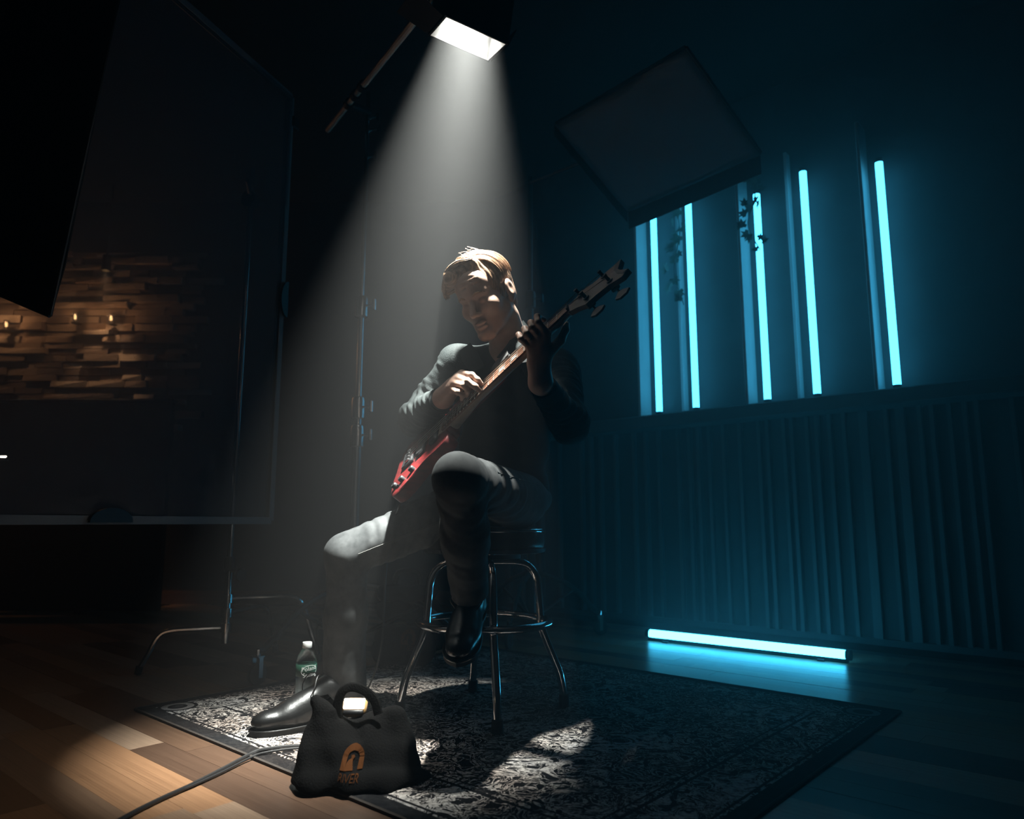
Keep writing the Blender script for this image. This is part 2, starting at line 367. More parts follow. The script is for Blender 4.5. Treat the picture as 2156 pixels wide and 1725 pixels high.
def rugm(w, hgt):
    m, n, l, b = M_('rug_pile'); tc = n.new('ShaderNodeTexCoord')
    def math_(op, a, bb=None, c=None):
        x = n.new('ShaderNodeMath'); x.operation = op
        for i, q in enumerate((a, bb, c)):
            if q is None: continue
            if isinstance(q, (int, float)): x.inputs[i].default_value = q
            else: l.new(q, x.inputs[i])
        return x.outputs[0]
    sep = n.new('ShaderNodeSeparateXYZ'); l.new(tc.outputs['Object'], sep.inputs[0])
    n1 = n.new('ShaderNodeTexNoise'); n1.inputs['Scale'].default_value = 12; n1.inputs['Detail'].default_value = 2.5; n1.inputs['Distortion'].default_value = 3.0
    l.new(tc.outputs['Object'], n1.inputs['Vector'])
    vo = n.new('ShaderNodeTexVoronoi'); vo.feature = 'DISTANCE_TO_EDGE'; vo.inputs['Scale'].default_value = 15
    mpd = n.new('ShaderNodeMix'); mpd.data_type = 'RGBA'; mpd.blend_type = 'ADD'; mpd.inputs[0].default_value = .12
    l.new(tc.outputs['Object'], mpd.inputs[6]); l.new(n1.outputs[1], mpd.inputs[7]); l.new(mpd.outputs[2], vo.inputs['Vector'])
    n2 = n.new('ShaderNodeTexNoise'); n2.inputs['Scale'].default_value = 3.2; n2.inputs['Detail'].default_value = 4; l.new(tc.outputs['Object'], n2.inputs['Vector'])
    n3 = n.new('ShaderNodeTexNoise'); n3.inputs['Scale'].default_value = 120; n3.inputs['Detail'].default_value = 3; l.new(tc.outputs['Object'], n3.inputs['Vector'])
    curl = math_('LESS_THAN', math_('ABSOLUTE', math_('SUBTRACT', n1.outputs[0], .5)), .028)      # scrolling vine lines
    blot = math_('GREATER_THAN', math_('ADD', n1.outputs[0], math_('MULTIPLY', math_('SUBTRACT', n2.outputs[0], .5), .5)), .605)
    vein = math_('LESS_THAN', vo.outputs['Distance'], .030)
    pat = math_('MAXIMUM', math_('MAXIMUM', curl, blot), math_('MULTIPLY', vein, .8))
    pat = math_('MULTIPLY', pat, math_('MULTIPLY_ADD', n3.outputs[0], 1.6, .05))
    # distance to the edge of the rug -> border stripes
    ex = math_('SUBTRACT', w/2, math_('ABSOLUTE', sep.outputs[0])); ey = math_('SUBTRACT', hgt/2, math_('ABSOLUTE', sep.outputs[1])); ed = math_('MINIMUM', ex, ey)
    def band(c, hw): return math_('LESS_THAN', math_('ABSOLUTE', math_('SUBTRACT', ed, c)), hw)
    dark = math_('MAXIMUM', math_('MAXIMUM', band(.058, .004), band(.20, .005)), band(.225, .003))
    lite = math_('MAXIMUM', band(.078, .004), band(.212, .003))
    pat = math_('MAXIMUM', math_('MULTIPLY', pat, math_('SUBTRACT', 1, dark)), math_('MULTIPLY', math_('MULTIPLY', lite, n2.outputs[0]), .55))
    outer = math_('LESS_THAN', ed, .045); pat = math_('MULTIPLY', pat, math_('SUBTRACT', 1, math_('MULTIPLY', outer, .8)))
    # woven rosette in the corner
    rx = math_('SUBTRACT', math_('ABSOLUTE', sep.outputs[0]), w/2-.085); ry = math_('SUBTRACT', math_('ABSOLUTE', sep.outputs[1]), hgt/2-.10)
    rd = math_('SQRT', math_('ADD', math_('MULTIPLY', rx, rx), math_('MULTIPLY', ry, ry)))
    ros = math_('MAXIMUM', math_('LESS_THAN', math_('ABSOLUTE', math_('SUBTRACT', rd, .040)), .010), math_('MULTIPLY', math_('LESS_THAN', rd, .018), n1.outputs[0]))
    pat = math_('MAXIMUM', math_('MULTIPLY', pat, math_('GREATER_THAN', rd, .062)), math_('MULTIPLY', ros, .55))
    r = ramp(n, [(0, (.010, .010, .011)), (.3, (.025, .024, .024)), (.6, (.20, .185, .17)), (1, (.52, .485, .45))]); l.new(pat, r.inputs[0])
    tint = n.new('ShaderNodeMix'); tint.data_type = 'RGBA'; tint.blend_type = 'MULTIPLY'; tint.inputs[0].default_value = .55
    r2 = ramp(n, [(.35, (1, .72, .58)), (.55, (1, 1, 1)), (.7, (.75, .85, 1))]); l.new(n2.outputs[0], r2.inputs[0])
    l.new(r.outputs[0], tint.inputs[6]); l.new(r2.outputs[0], tint.inputs[7]); l.new(tint.outputs[2], b.inputs['Base Color'])
    b.inputs['Roughness'].default_value = .95; b.inputs['Specular IOR Level'].default_value = .1
    bp = n.new('ShaderNodeBump'); bp.inputs['Strength'].default_value = .5; bp.inputs['Distance'].default_value = .003
    l.new(n3.outputs[0], bp.inputs['Height']); l.new(bp.outputs[0], b.inputs['Normal']); return m
CYAN = (.066, .58, 1.0)
MAT['led'] = emit('cyan_led', CYAN, 5.4)
MAT['led_floor'] = emit('cyan_led_bright', (.052, .58, 1.0), 16.0)
MAT['panel'] = emit('lamp_panel', (1.0, .96, .88), 14.0)
MAT['lampwhite'] = emit('lamp_warm_white', (1.0, .88, .70), 9.0)
MAT['warmglow'] = emit('warm_bulb', (1.0, .55, .22), 14.0)
# ------------------------------------------------------------------ the room
D = Vector((.749, -.663, 0)).normalized(); NW = Vector((-.663, -.749, 0)).normalized(); Z = Vector((0, 0, 1))
WO = Vector((1.47, 4.12, 0))
def W(s, off=0.0, z=0.0): return WO + D*s + NW*off + Z*z
ROOM = (-4.8, 3.7, -1.6, 5.62); CEIL = 3.2
def struct(name, mb, mat, parent=None, smooth=0):
    o = mb.build(name, mat, parent, smooth)
    if parent is None: o['kind'] = 'structure'
    return o
floor = struct('floor', MB().box(((ROOM[0]+ROOM[1])/2, (ROOM[2]+ROOM[3])/2, -.061), (ROOM[1]-ROOM[0], ROOM[3]-ROOM[2], .10)), MAT['underfloor'])
struct('ceiling', MB().box(((ROOM[0]+ROOM[1])/2, (ROOM[2]+ROOM[3])/2, CEIL+.05), (ROOM[1]-ROOM[0], ROOM[3]-ROOM[2], .10)), MAT['ceiling'])
wall_back = struct('wall_back', MB().box(((ROOM[0]+ROOM[1])/2, ROOM[3]+.05, CEIL/2), (ROOM[1]-ROOM[0], .10, CEIL)), MAT['black_wall'])
struct('wall_left', MB().box((ROOM[0]-.05, (ROOM[2]+ROOM[3])/2, CEIL/2), (.10, ROOM[3]-ROOM[2], CEIL)), MAT['black_wall'])
struct('wall_side', MB().box((ROOM[1]+.05, (ROOM[2]+ROOM[3])/2, CEIL/2), (.10, ROOM[3]-ROOM[2], CEIL)), MAT['black_wall'])
struct('wall_front', MB().box(((ROOM[0]+ROOM[1])/2, ROOM[2]-.05, CEIL/2), (ROOM[1]-ROOM[0], .10, CEIL)), MAT['black_wall'])
struct('baseboard_back', MB().box((-2.5, ROOM[3]-.008, .05), (4.4, .016, .10)), wood('base_wood', (.22, .09, .05), (.35, .16, .09)))
wall_right = struct('wall_right', MB().box(W(.1, -.05, CEIL/2), (4.5, .10, CEIL), (D, NW, Z)), MAT['backing'])
# ledge that carries the light tubes
struct('trim_1', MB().box(W(.1, .085, 1.225), (4.2, .17, .08), (D, NW, Z), .006), MAT['backing'], smooth=30)
struct('trim_2', MB().box(W(.1, .012, .016), (4.2, .024, .032), (D, NW, Z)), MAT['backing'])
slat_me = MB().box((0, 0, 0), (1, 1, 1)).mesh('slat', smooth=0); slat_me.materials.append(MAT['slat'])
ang_w = math.atan2(D.y, D.x)
def slat(s, w, dep, z0, z1, parent=wall_right):
    o = bpy.data.objects.new('slat', slat_me); col.objects.link(o); o.parent = parent
    o.location = W(s, dep/2, (z0+z1)/2); o.rotation_euler = (0, 0, ang_w); o.scale = (w, dep, z1-z0)
for s in (-1.96, -1.83, -1.66, -1.5, -1.305, -1.227, -1.15, -1.03, -.891, -.80, -.708, -.57, -.492, -.43, -.362, -.27, -.167, -.05, -.001, .093, .139, .218, .273, .339, .413, .619, .774, .829, .904, .969, 1.019, 1.16, 1.3):
    slat(s, .019, .030+.012*random.random(), .034, 1.185)
for s in (.51, .686): slat(s, .042, .034, .034, 1.185)
# white upright fins beside the tubes
for s, dep in ((-.771, .13), (-.506, .06), (-.066, .13), (.20, .055), (.614, .125)):
    o = MB().box(W(s, dep/2, 2.0), (.018, dep, 1.47), (D, NW, Z), .002).build('fin', MAT['fin'], wall_right, 0)
# floor boards
ang_f = math.radians(-41.0); FA = Vector((math.cos(ang_f), math.sin(ang_f), 0)); FB = Vector((-FA.y, FA.x, 0))
PW, PL = .092, .95
plank_me = MB().box((0, 0, 0), (1, 1, 1), bev=.0).mesh('plank', smooth=0); plank_me.materials.append(MAT['plank'])
cand = []
for j in range(-70, 70):
    sh = random.random()*PL
    for i in range(-9, 9):
        c = FA*(i*PL+sh) + FB*(j*PW) + Vector((-.3, 2.6, 0))
        if not (ROOM[0]+.3 < c.x < ROOM[1]-.3 and .1 < c.y < ROOM[3]-.2): continue
        if (c-WO).dot(NW) < .25: continue
        cand.append(c)
def seen(c):
    e = max(0, abs(c.x)/max(c.y, .3)-.72) + max(0, 1.35-c.y)*1.5; return e*20 + c.length
cand.sort(key=seen)
for c in cand[:300]:
    o = bpy.data.objects.new('plank', plank_me); col.objects.link(o); o.parent = floor
    o.location = (c.x, c.y, -.0055+.0006*random.random()); o.rotation_euler = (0, 0, ang_f); o.scale = (PL-.0008, PW-.0006, .011)
mb = MB()
for c in cand[300:]: mb.box((c.x, c.y, -.0055), (PL-.0008, PW-.0006, .011), (FA, FB, Z))
rest = mb.build('plank', MAT['plank'], floor, 0); rest['kind'] = 'stuff'

# stacked-stone panel on the back wall, its lights and the partition that hides its foot
smes = []
for k in range(5):
    m_ = MB().box((0, 0, 0), (1, 1, 1), bev=.0); mm = m_.mesh('stone', smooth=0)
    for v in mm.vertices: v.co += Vector((random.uniform(-.03, .03), random.uniform(-.12, .12), random.uniform(-.09, .09)))
    mm.materials.append(MAT['stone']); smes.append(mm)
z = 1.30
while z < 2.72:
    hh = random.uniform(.038, .062); x = -4.35 - random.random()*.2
    while x < -2.62:
        ww = random.uniform(.14, .34); dp = random.choice((.04, .055, .07, .095))
        o = bpy.data.objects.new('stone', random.choice(smes)); col.objects.link(o); o.parent = wall_back
        o.location = (x+ww/2, ROOM[3]-dp/2, z+hh/2); o.scale = (ww-.006, dp, hh-.005); x += ww
    z += hh
part = thing('low_partition', (-3.6, 5.2, 0), 'plain black partition at far left, below the lit stone wall', 'partition')
MB().box((-3.5, 5.2, .735), (2.1, .06, 1.47), bev=.006).build('panel', MAT['flag'], part, 30)
MB().box((-3.5, 5.2, 1.478), (2.12, .09, .016), bev=.004).build('cap_rail', MAT['blackmetal'], part, 30)
for x in (-4.3, -2.9): MB().box((x, 5.2, .012), (.06, .40, .024), bev=.004).build('foot', MAT['blackmetal'], part, 30)
# small can downlight hanging from the ceiling in front of the stones
L0 = Vector((-3.09, 5.30, 2.50))
can = thing('pendant_downlight', (L0.x, L0.y, CEIL), 'tiny pendant spotlight shining down the stone wall behind the scrim', 'lamp')
MB().lathe([(.03, .12), (.032, .0), (.028, .0), (.026, .1)], L0, 16).build('shade', MAT['blackmetal'], can)
MB().tube([L0+Vector((0, 0, .12)), Vector((L0.x, L0.y, CEIL))], .006, 8).build('rod', MAT['blackmetal'], can)
MB().lathe([(.0, .05), (.02, .045), (.024, .02), (.0, .012)], L0, 12).build('bulb', MAT['warmglow'], can)
def spot(name, loc, direction, power, color, size, blend, rad=.02):
    d = bpy.data.lights.new(name, 'SPOT'); d.energy = power; d.color = color; d.spot_size = size; d.spot_blend = blend; d.shadow_soft_size = rad
    o = bpy.data.objects.new(name, d); col.objects.link(o); o.location = loc; o.rotation_euler = Vector(direction).normalized().to_track_quat('-Z', 'Y').to_euler(); return o
spot('downlight_beam', L0+Vector((0, 0, -.005)), (-.10, .24, -1), 45, (1.0, .60, .32), math.radians(50), .6)
# candle-like wall lamps on the stones
for (x, z, lab) in ((-3.40, 2.19, 'small glowing wall lamp left of the bright stone column behind the scrim'), (-3.12, 2.18, 'small dim wall lamp on the right edge of the bright stone column'), (-3.93, 2.13, 'small glowing wall lamp at the left picture edge behind the scrim')):
    t = thing('wall_lamp', (x, 5.52, z-.05), lab, 'lamp', 'small lamps on the stone wall')
    MB().box((x, 5.50, z-.045), (.05, .07, .012), bev=.003).build('bracket', MAT['blackmetal'], t)
    MB().lathe([(.006, -.04), (.018, -.03), (.02, .03), (.018, .03), (.016, -.025)], (x, 5.48, z), 12).build('cup', MAT['acrylic'], t)
    MB().lathe([(.0, -.025), (.009, -.015), (.006, .01), (0, .022)], (x, 5.48, z), 8).build('flame_bulb', MAT['warmglow'], t)
for x_, z_ in ((-3.40, 2.19), (-3.12, 2.18), (-3.93, 2.13)):
    d_ = bpy.data.lights.new('wall_lamp_bulb', 'POINT'); d_.energy = 1.5; d_.color = (1.0, .50, .22); d_.shadow_soft_size = .015
    o_ = bpy.data.objects.new('wall_lamp_bulb', d_); col.objects.link(o_); o_.location = (x_, 5.44, z_+.01)
spot('wall_lamp_glow', (-3.93, 5.25, 2.35), (0, .5, -.6), 9, (1.0, .55, .26), math.radians(95), .9, .04)

# ------------------------------------------------------------------ light tubes
def led_tube(name, a, b, r, mat, label, group, base=None):
    a = Vector(a); b = Vector(b); ax = (b-a).normalized()
    t = thing(name, a, label, 'light tube', group)
    MB().tube([a+ax*.02, b-ax*.02], r, 18, caps=False).build('diffuser', mat, t)
    for p, q in ((a, a+ax*.021), (b-ax*.021, b)): MB().tube([p, q], r*1.04, 18).build('end_cap', MAT['blackmetal'], t)
    if base: base(t)
    return t
names = ['leftmost of the upright cyan light tubes, its top cut off by the hanging panel', 'second upright cyan light tube from the left', 'upright cyan light tube in the middle with dark ivy leaves across it',
         'second upright cyan light tube from the right', 'rightmost and tallest-looking upright cyan light tube']
for s, zt, lab in zip((-.648, -.398, .04, .312, .703), (2.66, 2.66, 2.529, 2.579, 2.499), names):
    led_tube('light_tube', W(s, .10, 1.267), W(s, .10, zt), .0195, MAT['led'], lab, 'upright cyan light tubes on the wall ledge')
fa, fb = pt(1362, 1338, 3.937), pt(1793, 1388, 3.291); fa.z = fb.z = .034
def fbase(t):
    ax = (fb-fa).normalized(); side = ax.cross(Z)
    MB().box((fa+fb)/2+Vector((0, 0, -.024)), ((fb-fa).length-.03, .03, .018), (ax, side, Z)).build('channel', MAT['blackmetal'], t)
    for f in (.12, .88): MB().box(fa.lerp(fb, f)+Vector((0, 0, -.029)), (.03, .07, .008), (ax, side, Z)).build('foot', MAT['blackmetal'], t)
led_tube('light_tube', fa, fb, .0215, MAT['led_floor'], 'bright cyan-white light tube lying on the floor by the slatted wall', 'cyan light tubes', fbase)
# ivy hanging in front of the tubes
LEAF = [(0, 0), (.35, -.15), (.55, .15), (.35, .3), (.6, .75), (.22, .6), (0, 1.1), (-.22, .6), (-.6, .75), (-.35, .3), (-.55, .15), (-.35, -.15)]
def ivy(s0, z0, z1, off, n, size, label, spread):
    base = W(s0, off, z1); t = thing('hanging_ivy', base, label, 'ivy', 'ivy hanging over the light tubes')
    path = bez([base, base+D*.02+Z*(-(z1-z0)*.3), base-D*.03+Z*(-(z1-z0)*.65), base+D*.03-Z*(z1-z0)], 8)
    MB().tube(path, .003, 6).build('stem', MAT['stem'], t)
    for i in range(n):
        p = path[int((i+.5)/n*(len(path)-1))]; p = p + D*random.uniform(-spread, spread) + NW*random.uniform(-.02, .03) + Z*random.uniform(-.01, .01)
        a = random.uniform(-pi, pi); tl = random.uniform(-.9, .9); k = size*random.uniform(.7, 1.25)
        ex = (D*math.cos(a)+Z*math.sin(a)); ey = (Z*math.cos(a)-D*math.sin(a)); ex = (ex*math.cos(tl)+NW*math.sin(tl))
        mb = MB(); m = len(LEAF); pts_ = [p+ex*(x*k)+ey*(y*k)+NW*(abs(x)*k*.25) for x, y in LEAF] + [p+ey*(.4*k)+NW*.002]
        mb.add(pts_+[q-NW*.0012 for q in pts_], [(i2, (i2+1) % m, m) for i2 in range(m)]+[((i2+1) % m+m+1, i2+m+1, 2*m+1) for i2 in range(m)]+[(i2, (i2+1) % m, (i2+1) % m+m+1, i2+m+1) for i2 in range(m)])
        mb.build('leaf', MAT['leaf'], t, 0)
ivy(.052, 2.13, 2.60, .20, 20, .045, 'dark ivy sprig crossing the middle upright light tube', .05)
ivy(-.50, 1.95, 2.62, .07, 14, .055, 'faint teal-lit ivy strand between the two leftmost upright light tubes', .04)

# ------------------------------------------------------------------ overhead panel (white rag with black skirt) and its stand
A, B_, C_, E_ = [Vector(q) for q in ((.204, 3.18, 2.458), (.703, 2.696, 2.51), (1.081, 2.965, 2.196), (.581, 3.448, 2.144))]
pn = (B_-A).cross(C_-B_).normalized(); pn = pn if pn.z > 0 else -pn
ctr = (A+B_+C_+E_)/4
pan = thing('bounce_frame', ctr, 'tilted white fabric panel with black skirt hanging above the tubes', 'light panel')
mb = MB(); n = 16; P = []; F = []
for i in range(n+1):
    for j in range(n+1):
        a, b = i/n, j/n; p = A.lerp(B_, a).lerp(E_.lerp(C_, a), b)
        wv = .012*math.sin(a*9-b*7)*math.sin(pi*a)*math.sin(pi*b) - .02*math.sin(pi*a)*math.sin(pi*b)
        wv += .010*max(0, 1-b*1.2)*math.sin(18*math.atan2(b+.05, abs(a-.95)+.03))*math.sin(pi*a)
        P.append(p+pn*wv)
for i in range(n):
    for j in range(n): F.append((i*(n+1)+j, (i+1)*(n+1)+j, (i+1)*(n+1)+j+1, i*(n+1)+j+1))
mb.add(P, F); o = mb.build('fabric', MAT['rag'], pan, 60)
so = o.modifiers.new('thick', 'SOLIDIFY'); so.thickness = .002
for p, q in ((A, B_), (B_, C_), (C_, E_), (E_, A)): MB().tube([p+pn*.014, q+pn*.014], .011, 8).build('frame_pipe', MAT['blackmetal'], pan)
for p, q, hgt in ((E_, C_, .085), (A, E_, .05)):
    inn = (ctr-(p+q)/2).normalized()*-.004
    MB().prism([p+inn, q+inn, q+inn-Z*hgt, p+inn-Z*hgt], inn.normalized()*.003).build('skirt', MAT['skirt'], pan, 0)
def roller_stand(name, base, top, R, angs, label, collars=(), rm='steel'):
    t = thing(name, base, label, 'stand', None); b = Vector(base)
    hts = [.34] + list(collars) + [top]; r = .021
    for i in range(len(hts)-1):
        MB().tube([b+Z*(.10 if i == 0 else hts[i]-.02), b+Z*hts[i+1]], r-.0035*i, 12).build('riser', MAT[rm], t)
    for i, h in enumerate(collars):
        c = MB().lathe([(r+.002, -.085), (r+.010, -.08), (r+.010, .0), (r+.006, .015), (r-.002, .02)], b+Z*h, 14).build('collar', MAT[rm], t)
        MB().tube([b+Z*(h-.03)+Vector((.02, -.012, 0)), b+Z*(h-.03)+Vector((.065, -.03, 0))], .006, 8).build('knob_stem', MAT['steel'], c)
        MB().tube([b+Z*(h-.055)+Vector((.065, -.03, 0)), b+Z*(h-.005)+Vector((.065, -.03, 0))], .008, 8).build('t_handle', MAT['steel'], c)
    MB().lathe([(.028, 0.08), (.034, .10), (.034, .38), (.026, .40)], b, 14).build('hub', MAT['blackmetal'], t)
    for a in angs:
        dv = Vector((math.cos(math.radians(a)), math.sin(math.radians(a)), 0))
        MB().tube(bez([b+dv*.03+Z*.34, b+dv*R*.55+Z*.27, b+dv*R*.92+Z*.135, b+dv*R+Z*.125], 5), .013, 8).build('leg', MAT['blackmetal'], t)
        MB().tube([b+dv*.03+Z*.11, b+dv*R*.6+Z*.245], .008, 8).build('brace', MAT['blackmetal'], t)
        c = b+dv*R; sd = dv.cross(Z)
        w = MB().lathe([(.0, -.012), (.034, -.012), (.040, -.008), (.040, .008), (.034, .012), (0, .012)], c+Z*.0405, 20, (dv, Z, sd)).build('caster_wheel', MAT['rubber'], t)
        f = MB(); f.box(c+sd*.019+Z*.065, (.018, .003, .075), (dv, sd, Z)); f.box(c-sd*.019+Z*.065, (.018, .003, .075), (dv, sd, Z)); f.box(c+Z*.104, (.03, .042, .006), (dv, sd, Z)); f.tube([c+Z*.104, c+Z*.13], .009, 8)
        f.build('caster_fork', MAT['steel'], w)
    return t
st2 = roller_stand('rolling_stand', (.105, 4.02, 0), 2.62, .385, (251.6, 11.6, 131.6), 'dark rolling stand hidden behind the guitarist, one caster showing behind the stool', (1.2, 1.9), 'blackmetal')
MB().tube([(.105, 4.02, 2.58), ctr+pn*.05], .012, 8).build('arm', MAT['blackmetal'], st2)

# ------------------------------------------------------------------ boom stand with the overhead lamp
bs = Vector((-.707, 3.3, 0))
st1 = roller_stand('boom_stand', bs, 2.70, .50, (-1, 119, 239), 'tall steel boom stand behind the guitarist carrying the overhead lamp', (1.03, 1.16, 1.64))
b0, b1 = pt(690, 274, 3.42), pt(905, 4, 2.2)
head = b0.lerp(b1, .28)
MB().tube([b0, b1], .0135, 10).build('boom_arm', plain('boom_grey', (.6, .5, .42), .5, .3), st1)
ad = (b1-b0).normalized()
for f in (.28, .36, .44): MB().tube([b0.lerp(b1, f)-ad*.02, b0.lerp(b1, f)+ad*.02], .022, 10).build('boom_clamp', MAT['blackmetal'], st1)
MB().tube([bs+Z*2.60, head], .018, 10).build('boom_pivot', MAT['blackmetal'], st1)
for zz, dx in ((2.56, .05), (2.50, .06), (2.36, .045)):
    MB().tube([bs+Z*zz, bs+Z*zz+Vector((dx, -.02, .0))], .007, 8).build('locking_knob', MAT['steel'], st1)
    MB().tube([bs+Z*(zz-.018)+Vector((dx, -.02, 0)), bs+Z*(zz+.018)+Vector((dx, -.02, 0))], .008, 8).build('locking_knob', MAT['steel'], st1)
# lamp housing: open white-lined box
e3 = -_ld; e1 = Vector((.866, .5, 0)); e1 = (e1-e3*e1.dot(e3)).normalized(); e2 = e3.cross(e1); lc = Vector(LAMP_POS)
hx, hy, dep = .103, .059, LAMP_DEPTH
lamp = thing('overhead_lamp', lc+e3*(dep+.02), 'lit rectangular lamp head with barn doors hanging over the guitarist', 'lamp')
for sg, ax, half, oth, oh in ((-1, e1, hx, e2, hy), (1, e1, hx, e2, hy), (-1, e2, hy, e1, hx), (1, e2, hy, e1, hx)):
    MB().box(lc+ax*(sg*(half+.001))+e3*(dep/2), (oh*2+.004, .002, dep), (oth, ax, e3)).build('reflector', MAT['reflector'], lamp, 0)
    MB().box(lc+ax*(sg*(half+.0045))+e3*(dep/2+.002), (oh*2+.016, .004, dep+.004), (oth, ax, e3)).build('housing_side', MAT['blackmetal'], lamp, 0)
MB().box(lc+e3*(dep+.012), (hx*2+.02, hy*2+.02, .02), (e1, e2, e3), .004).build('housing_top', MAT['blackmetal'], lamp)
MB().box(lc+e3*(dep-.004), (hx*2-.006, hy*2-.006, .004), (e1, e2, e3)).build('light_panel', MAT['panel'], lamp, 0)
dl = lc-e1*(hx+.012)
MB().prism([dl-e2*hy, dl+e2*hy, dl+e2*hy*1.2-e1*.10+Z*.035, dl-e2*hy*1.2-e1*.10+Z*.035], Z*.002).build('barn_door', MAT['blackmetal'], lamp, 0)
dr = lc+e1*(hx+.012)
MB().prism([dr-e2*hy, dr+e2*hy, dr+e2*hy*1.1+e1*.03+Z*.07, dr-e2*hy*1.1+e1*.03+Z*.07], Z*.002).build('barn_door', MAT['blackmetal'], lamp, 0)
MB().tube(bez([lc-e1*(hx+.012)+e3*.18, lc-e1*(hx+.03)+e3*.33, lc+e3*.38, lc+e1*(hx+.03)+e3*.33, lc+e1*(hx+.012)+e3*.18], 6), .007, 8).build('yoke', MAT['blackmetal'], lamp)
MB().tube([lc+e3*.38, b1], .009, 8).build('spigot', MAT['blackmetal'], lamp)

# ------------------------------------------------------------------ diffusion frame at left, its stand, the black flag
fd = Vector((.337, .942, 0)).normalized(); fr = Vector((-1.065, 3.24, 0)); FL, Z0, Z1 = 1.68, .615, 2.64
fnrm = Vector((fd.y, -fd.x, 0))
fl = fr-fd*FL
scrim = thing('diffusion_frame', (fr+fl)/2+Z*Z0, 'large square frame stretched with sheer grey diffusion fabric at left', 'diffusion frame')
mb = MB(); n = 20; P = []; F = []
for i in range(n+1):
    for j in range(n+1):
        a, b = i/n, j/n; sag = .018*math.sin(pi*a)*(1-b)**3
        P.append(fl.lerp(fr, a)+Z*(Z0+sag+(Z1-Z0-sag)*b)+fnrm*(.008*math.sin(5*a+3*b)))
for i in range(n):
    for j in range(n): F.append((i*(n+1)+j, (i+1)*(n+1)+j, (i+1)*(n+1)+j+1, i*(n+1)+j+1))
mb.add(P, F).build('diffusion_fabric', MAT['silk'], scrim, 60)
hemm = plain('hem_cotton', (.12, .13, .14), .8, var=.1)
for p, q in ((fl+Z*Z0, fr+Z*Z0), (fr+Z*Z0, fr+Z*Z1), (fr+Z*Z1, fl+Z*Z1), (fl+Z*Z1, fl+Z*Z0)):
    d_ = (q-p).normalized(); MB().tube([p-d_*.01-fnrm*.02, q+d_*.01-fnrm*.02], .0125, 10).build('frame_pipe', MAT['blackmetal'], scrim)
    MB().box((p+q)/2+fnrm*.004, ((q-p).length, .004, .03), (d_, fnrm, d_.cross(fnrm)), .001).build('hem', hemm, scrim)
for c, u_ in (((fl+fr)/2+fd*.0+Z*(Z0+.012), fd), (fr+Z*((Z0+Z1)/2), Z)):
    v_ = Z if u_ is fd else -fd; m = 12
    loop = [c+fnrm*.012+u_*(.085*math.cos(pi*k/m))+v_*(.048*math.sin(pi*k/m)-.02) for k in range(m+1)]
    MB().prism(loop, fnrm*.01).build('bracket_tab', MAT['blackmetal'], scrim)
MB().box(fr+fd*.03+Z*2.52, (.05, .03, .06), (fd, fnrm, Z), .006).build('corner_clip', MAT['blackmetal'], scrim)
cb = Vector((-1.222, 3.21, 0))
cs = thing('c_stand', cb, 'chrome c-stand with bent legs under the diffusion frame', 'stand')
MB().tube([cb+Z*.10, cb+Z*.42], .016, 12).build('base_column', MAT['chrome'], cs)
MB().tube([cb+Z*.42, cb+Z*2.25], .0125, 12).build('riser', MAT['chrome'], cs)
MB().lathe([(.02, -.02), (.024, -.01), (.024, .03), (.018, .04)], cb+Z*.42, 14).build('collar', MAT['blackmetal'], cs)
MB().tube([cb+Z*.40, cb+Z*.40+Vector((.05, -.03, -.0))], .007, 8).build('knob_stem', MAT['steel'], cs)
MB().lathe([(.0, -.008), (.026, -.008), (.03, 0), (.026, .008), (0, .008)], cb+Z*.385+Vector((.065, -.04, 0)), 14, (Z, Vector((.5, .85, 0)), Vector((.85, -.5, 0)))).build('knob', MAT['blackmetal'], cs)
for tip, hh in ((Vector((-1.515, 3.071, 0)), .165), (Vector((-.86, 3.36, 0)), .285), (Vector((-1.12, 3.58, 0)), .225)):
    dv = (tip-cb); L_ = dv.length; dv.normalize()
    MB().tube(bez([cb+dv*.015+Z*hh, cb+dv*L_*.35+Z*hh, cb+dv*L_*.66+Z*(hh*.99), cb+dv*L_*.80+Z*(hh*.86), cb+dv*L_*.91+Z*hh*.42, tip+Z*.015], 6), .0105, 10).build('leg', MAT['chrome'], cs)
    MB().tube([tip+Z*.0, tip+Z*.03-dv*.005], .014, 10).build('foot_cap', MAT['rubber'], cs)
    MB().lathe([(.017, -.02), (.024, -.018), (.024, .018), (.017, .02)], cb+Z*hh, 14).build('leg_clamp', MAT['chrome'], cs)
gp = fr-fd*.25-fnrm*.02
MB().tube([cb+Z*2.1, Vector((gp.x, gp.y, 2.1))], .010, 8).build('grip_arm', MAT['chrome'], cs)
MB().lathe([(.0, -.022), (.04, -.022), (.04, .022), (0, .022)], cb+Z*2.1, 16, (Z, fnrm, fd)).build('grip_head', MAT['blackmetal'], cs)
# black flag, nearer than the frame
q = [pt(-190, 540, 1.9), pt(105, 665, 1.9), pt(135, 560, 1.92), pt(262, -60, 2.0), pt(-190, -300, 2.0)]
flg = thing('black_flag', q[1], 'black fabric flag with pointed lower corner at upper left', 'flag')
MB().prism(q, (0, .006, 0)).build('flag_cloth', MAT['flag'], flg, 0)
for a, b in ((q[0], q[1]), (q[1], q[3])): MB().tube([a, b], .006, 8).build('flag_rod', MAT['blackmetal'], flg)
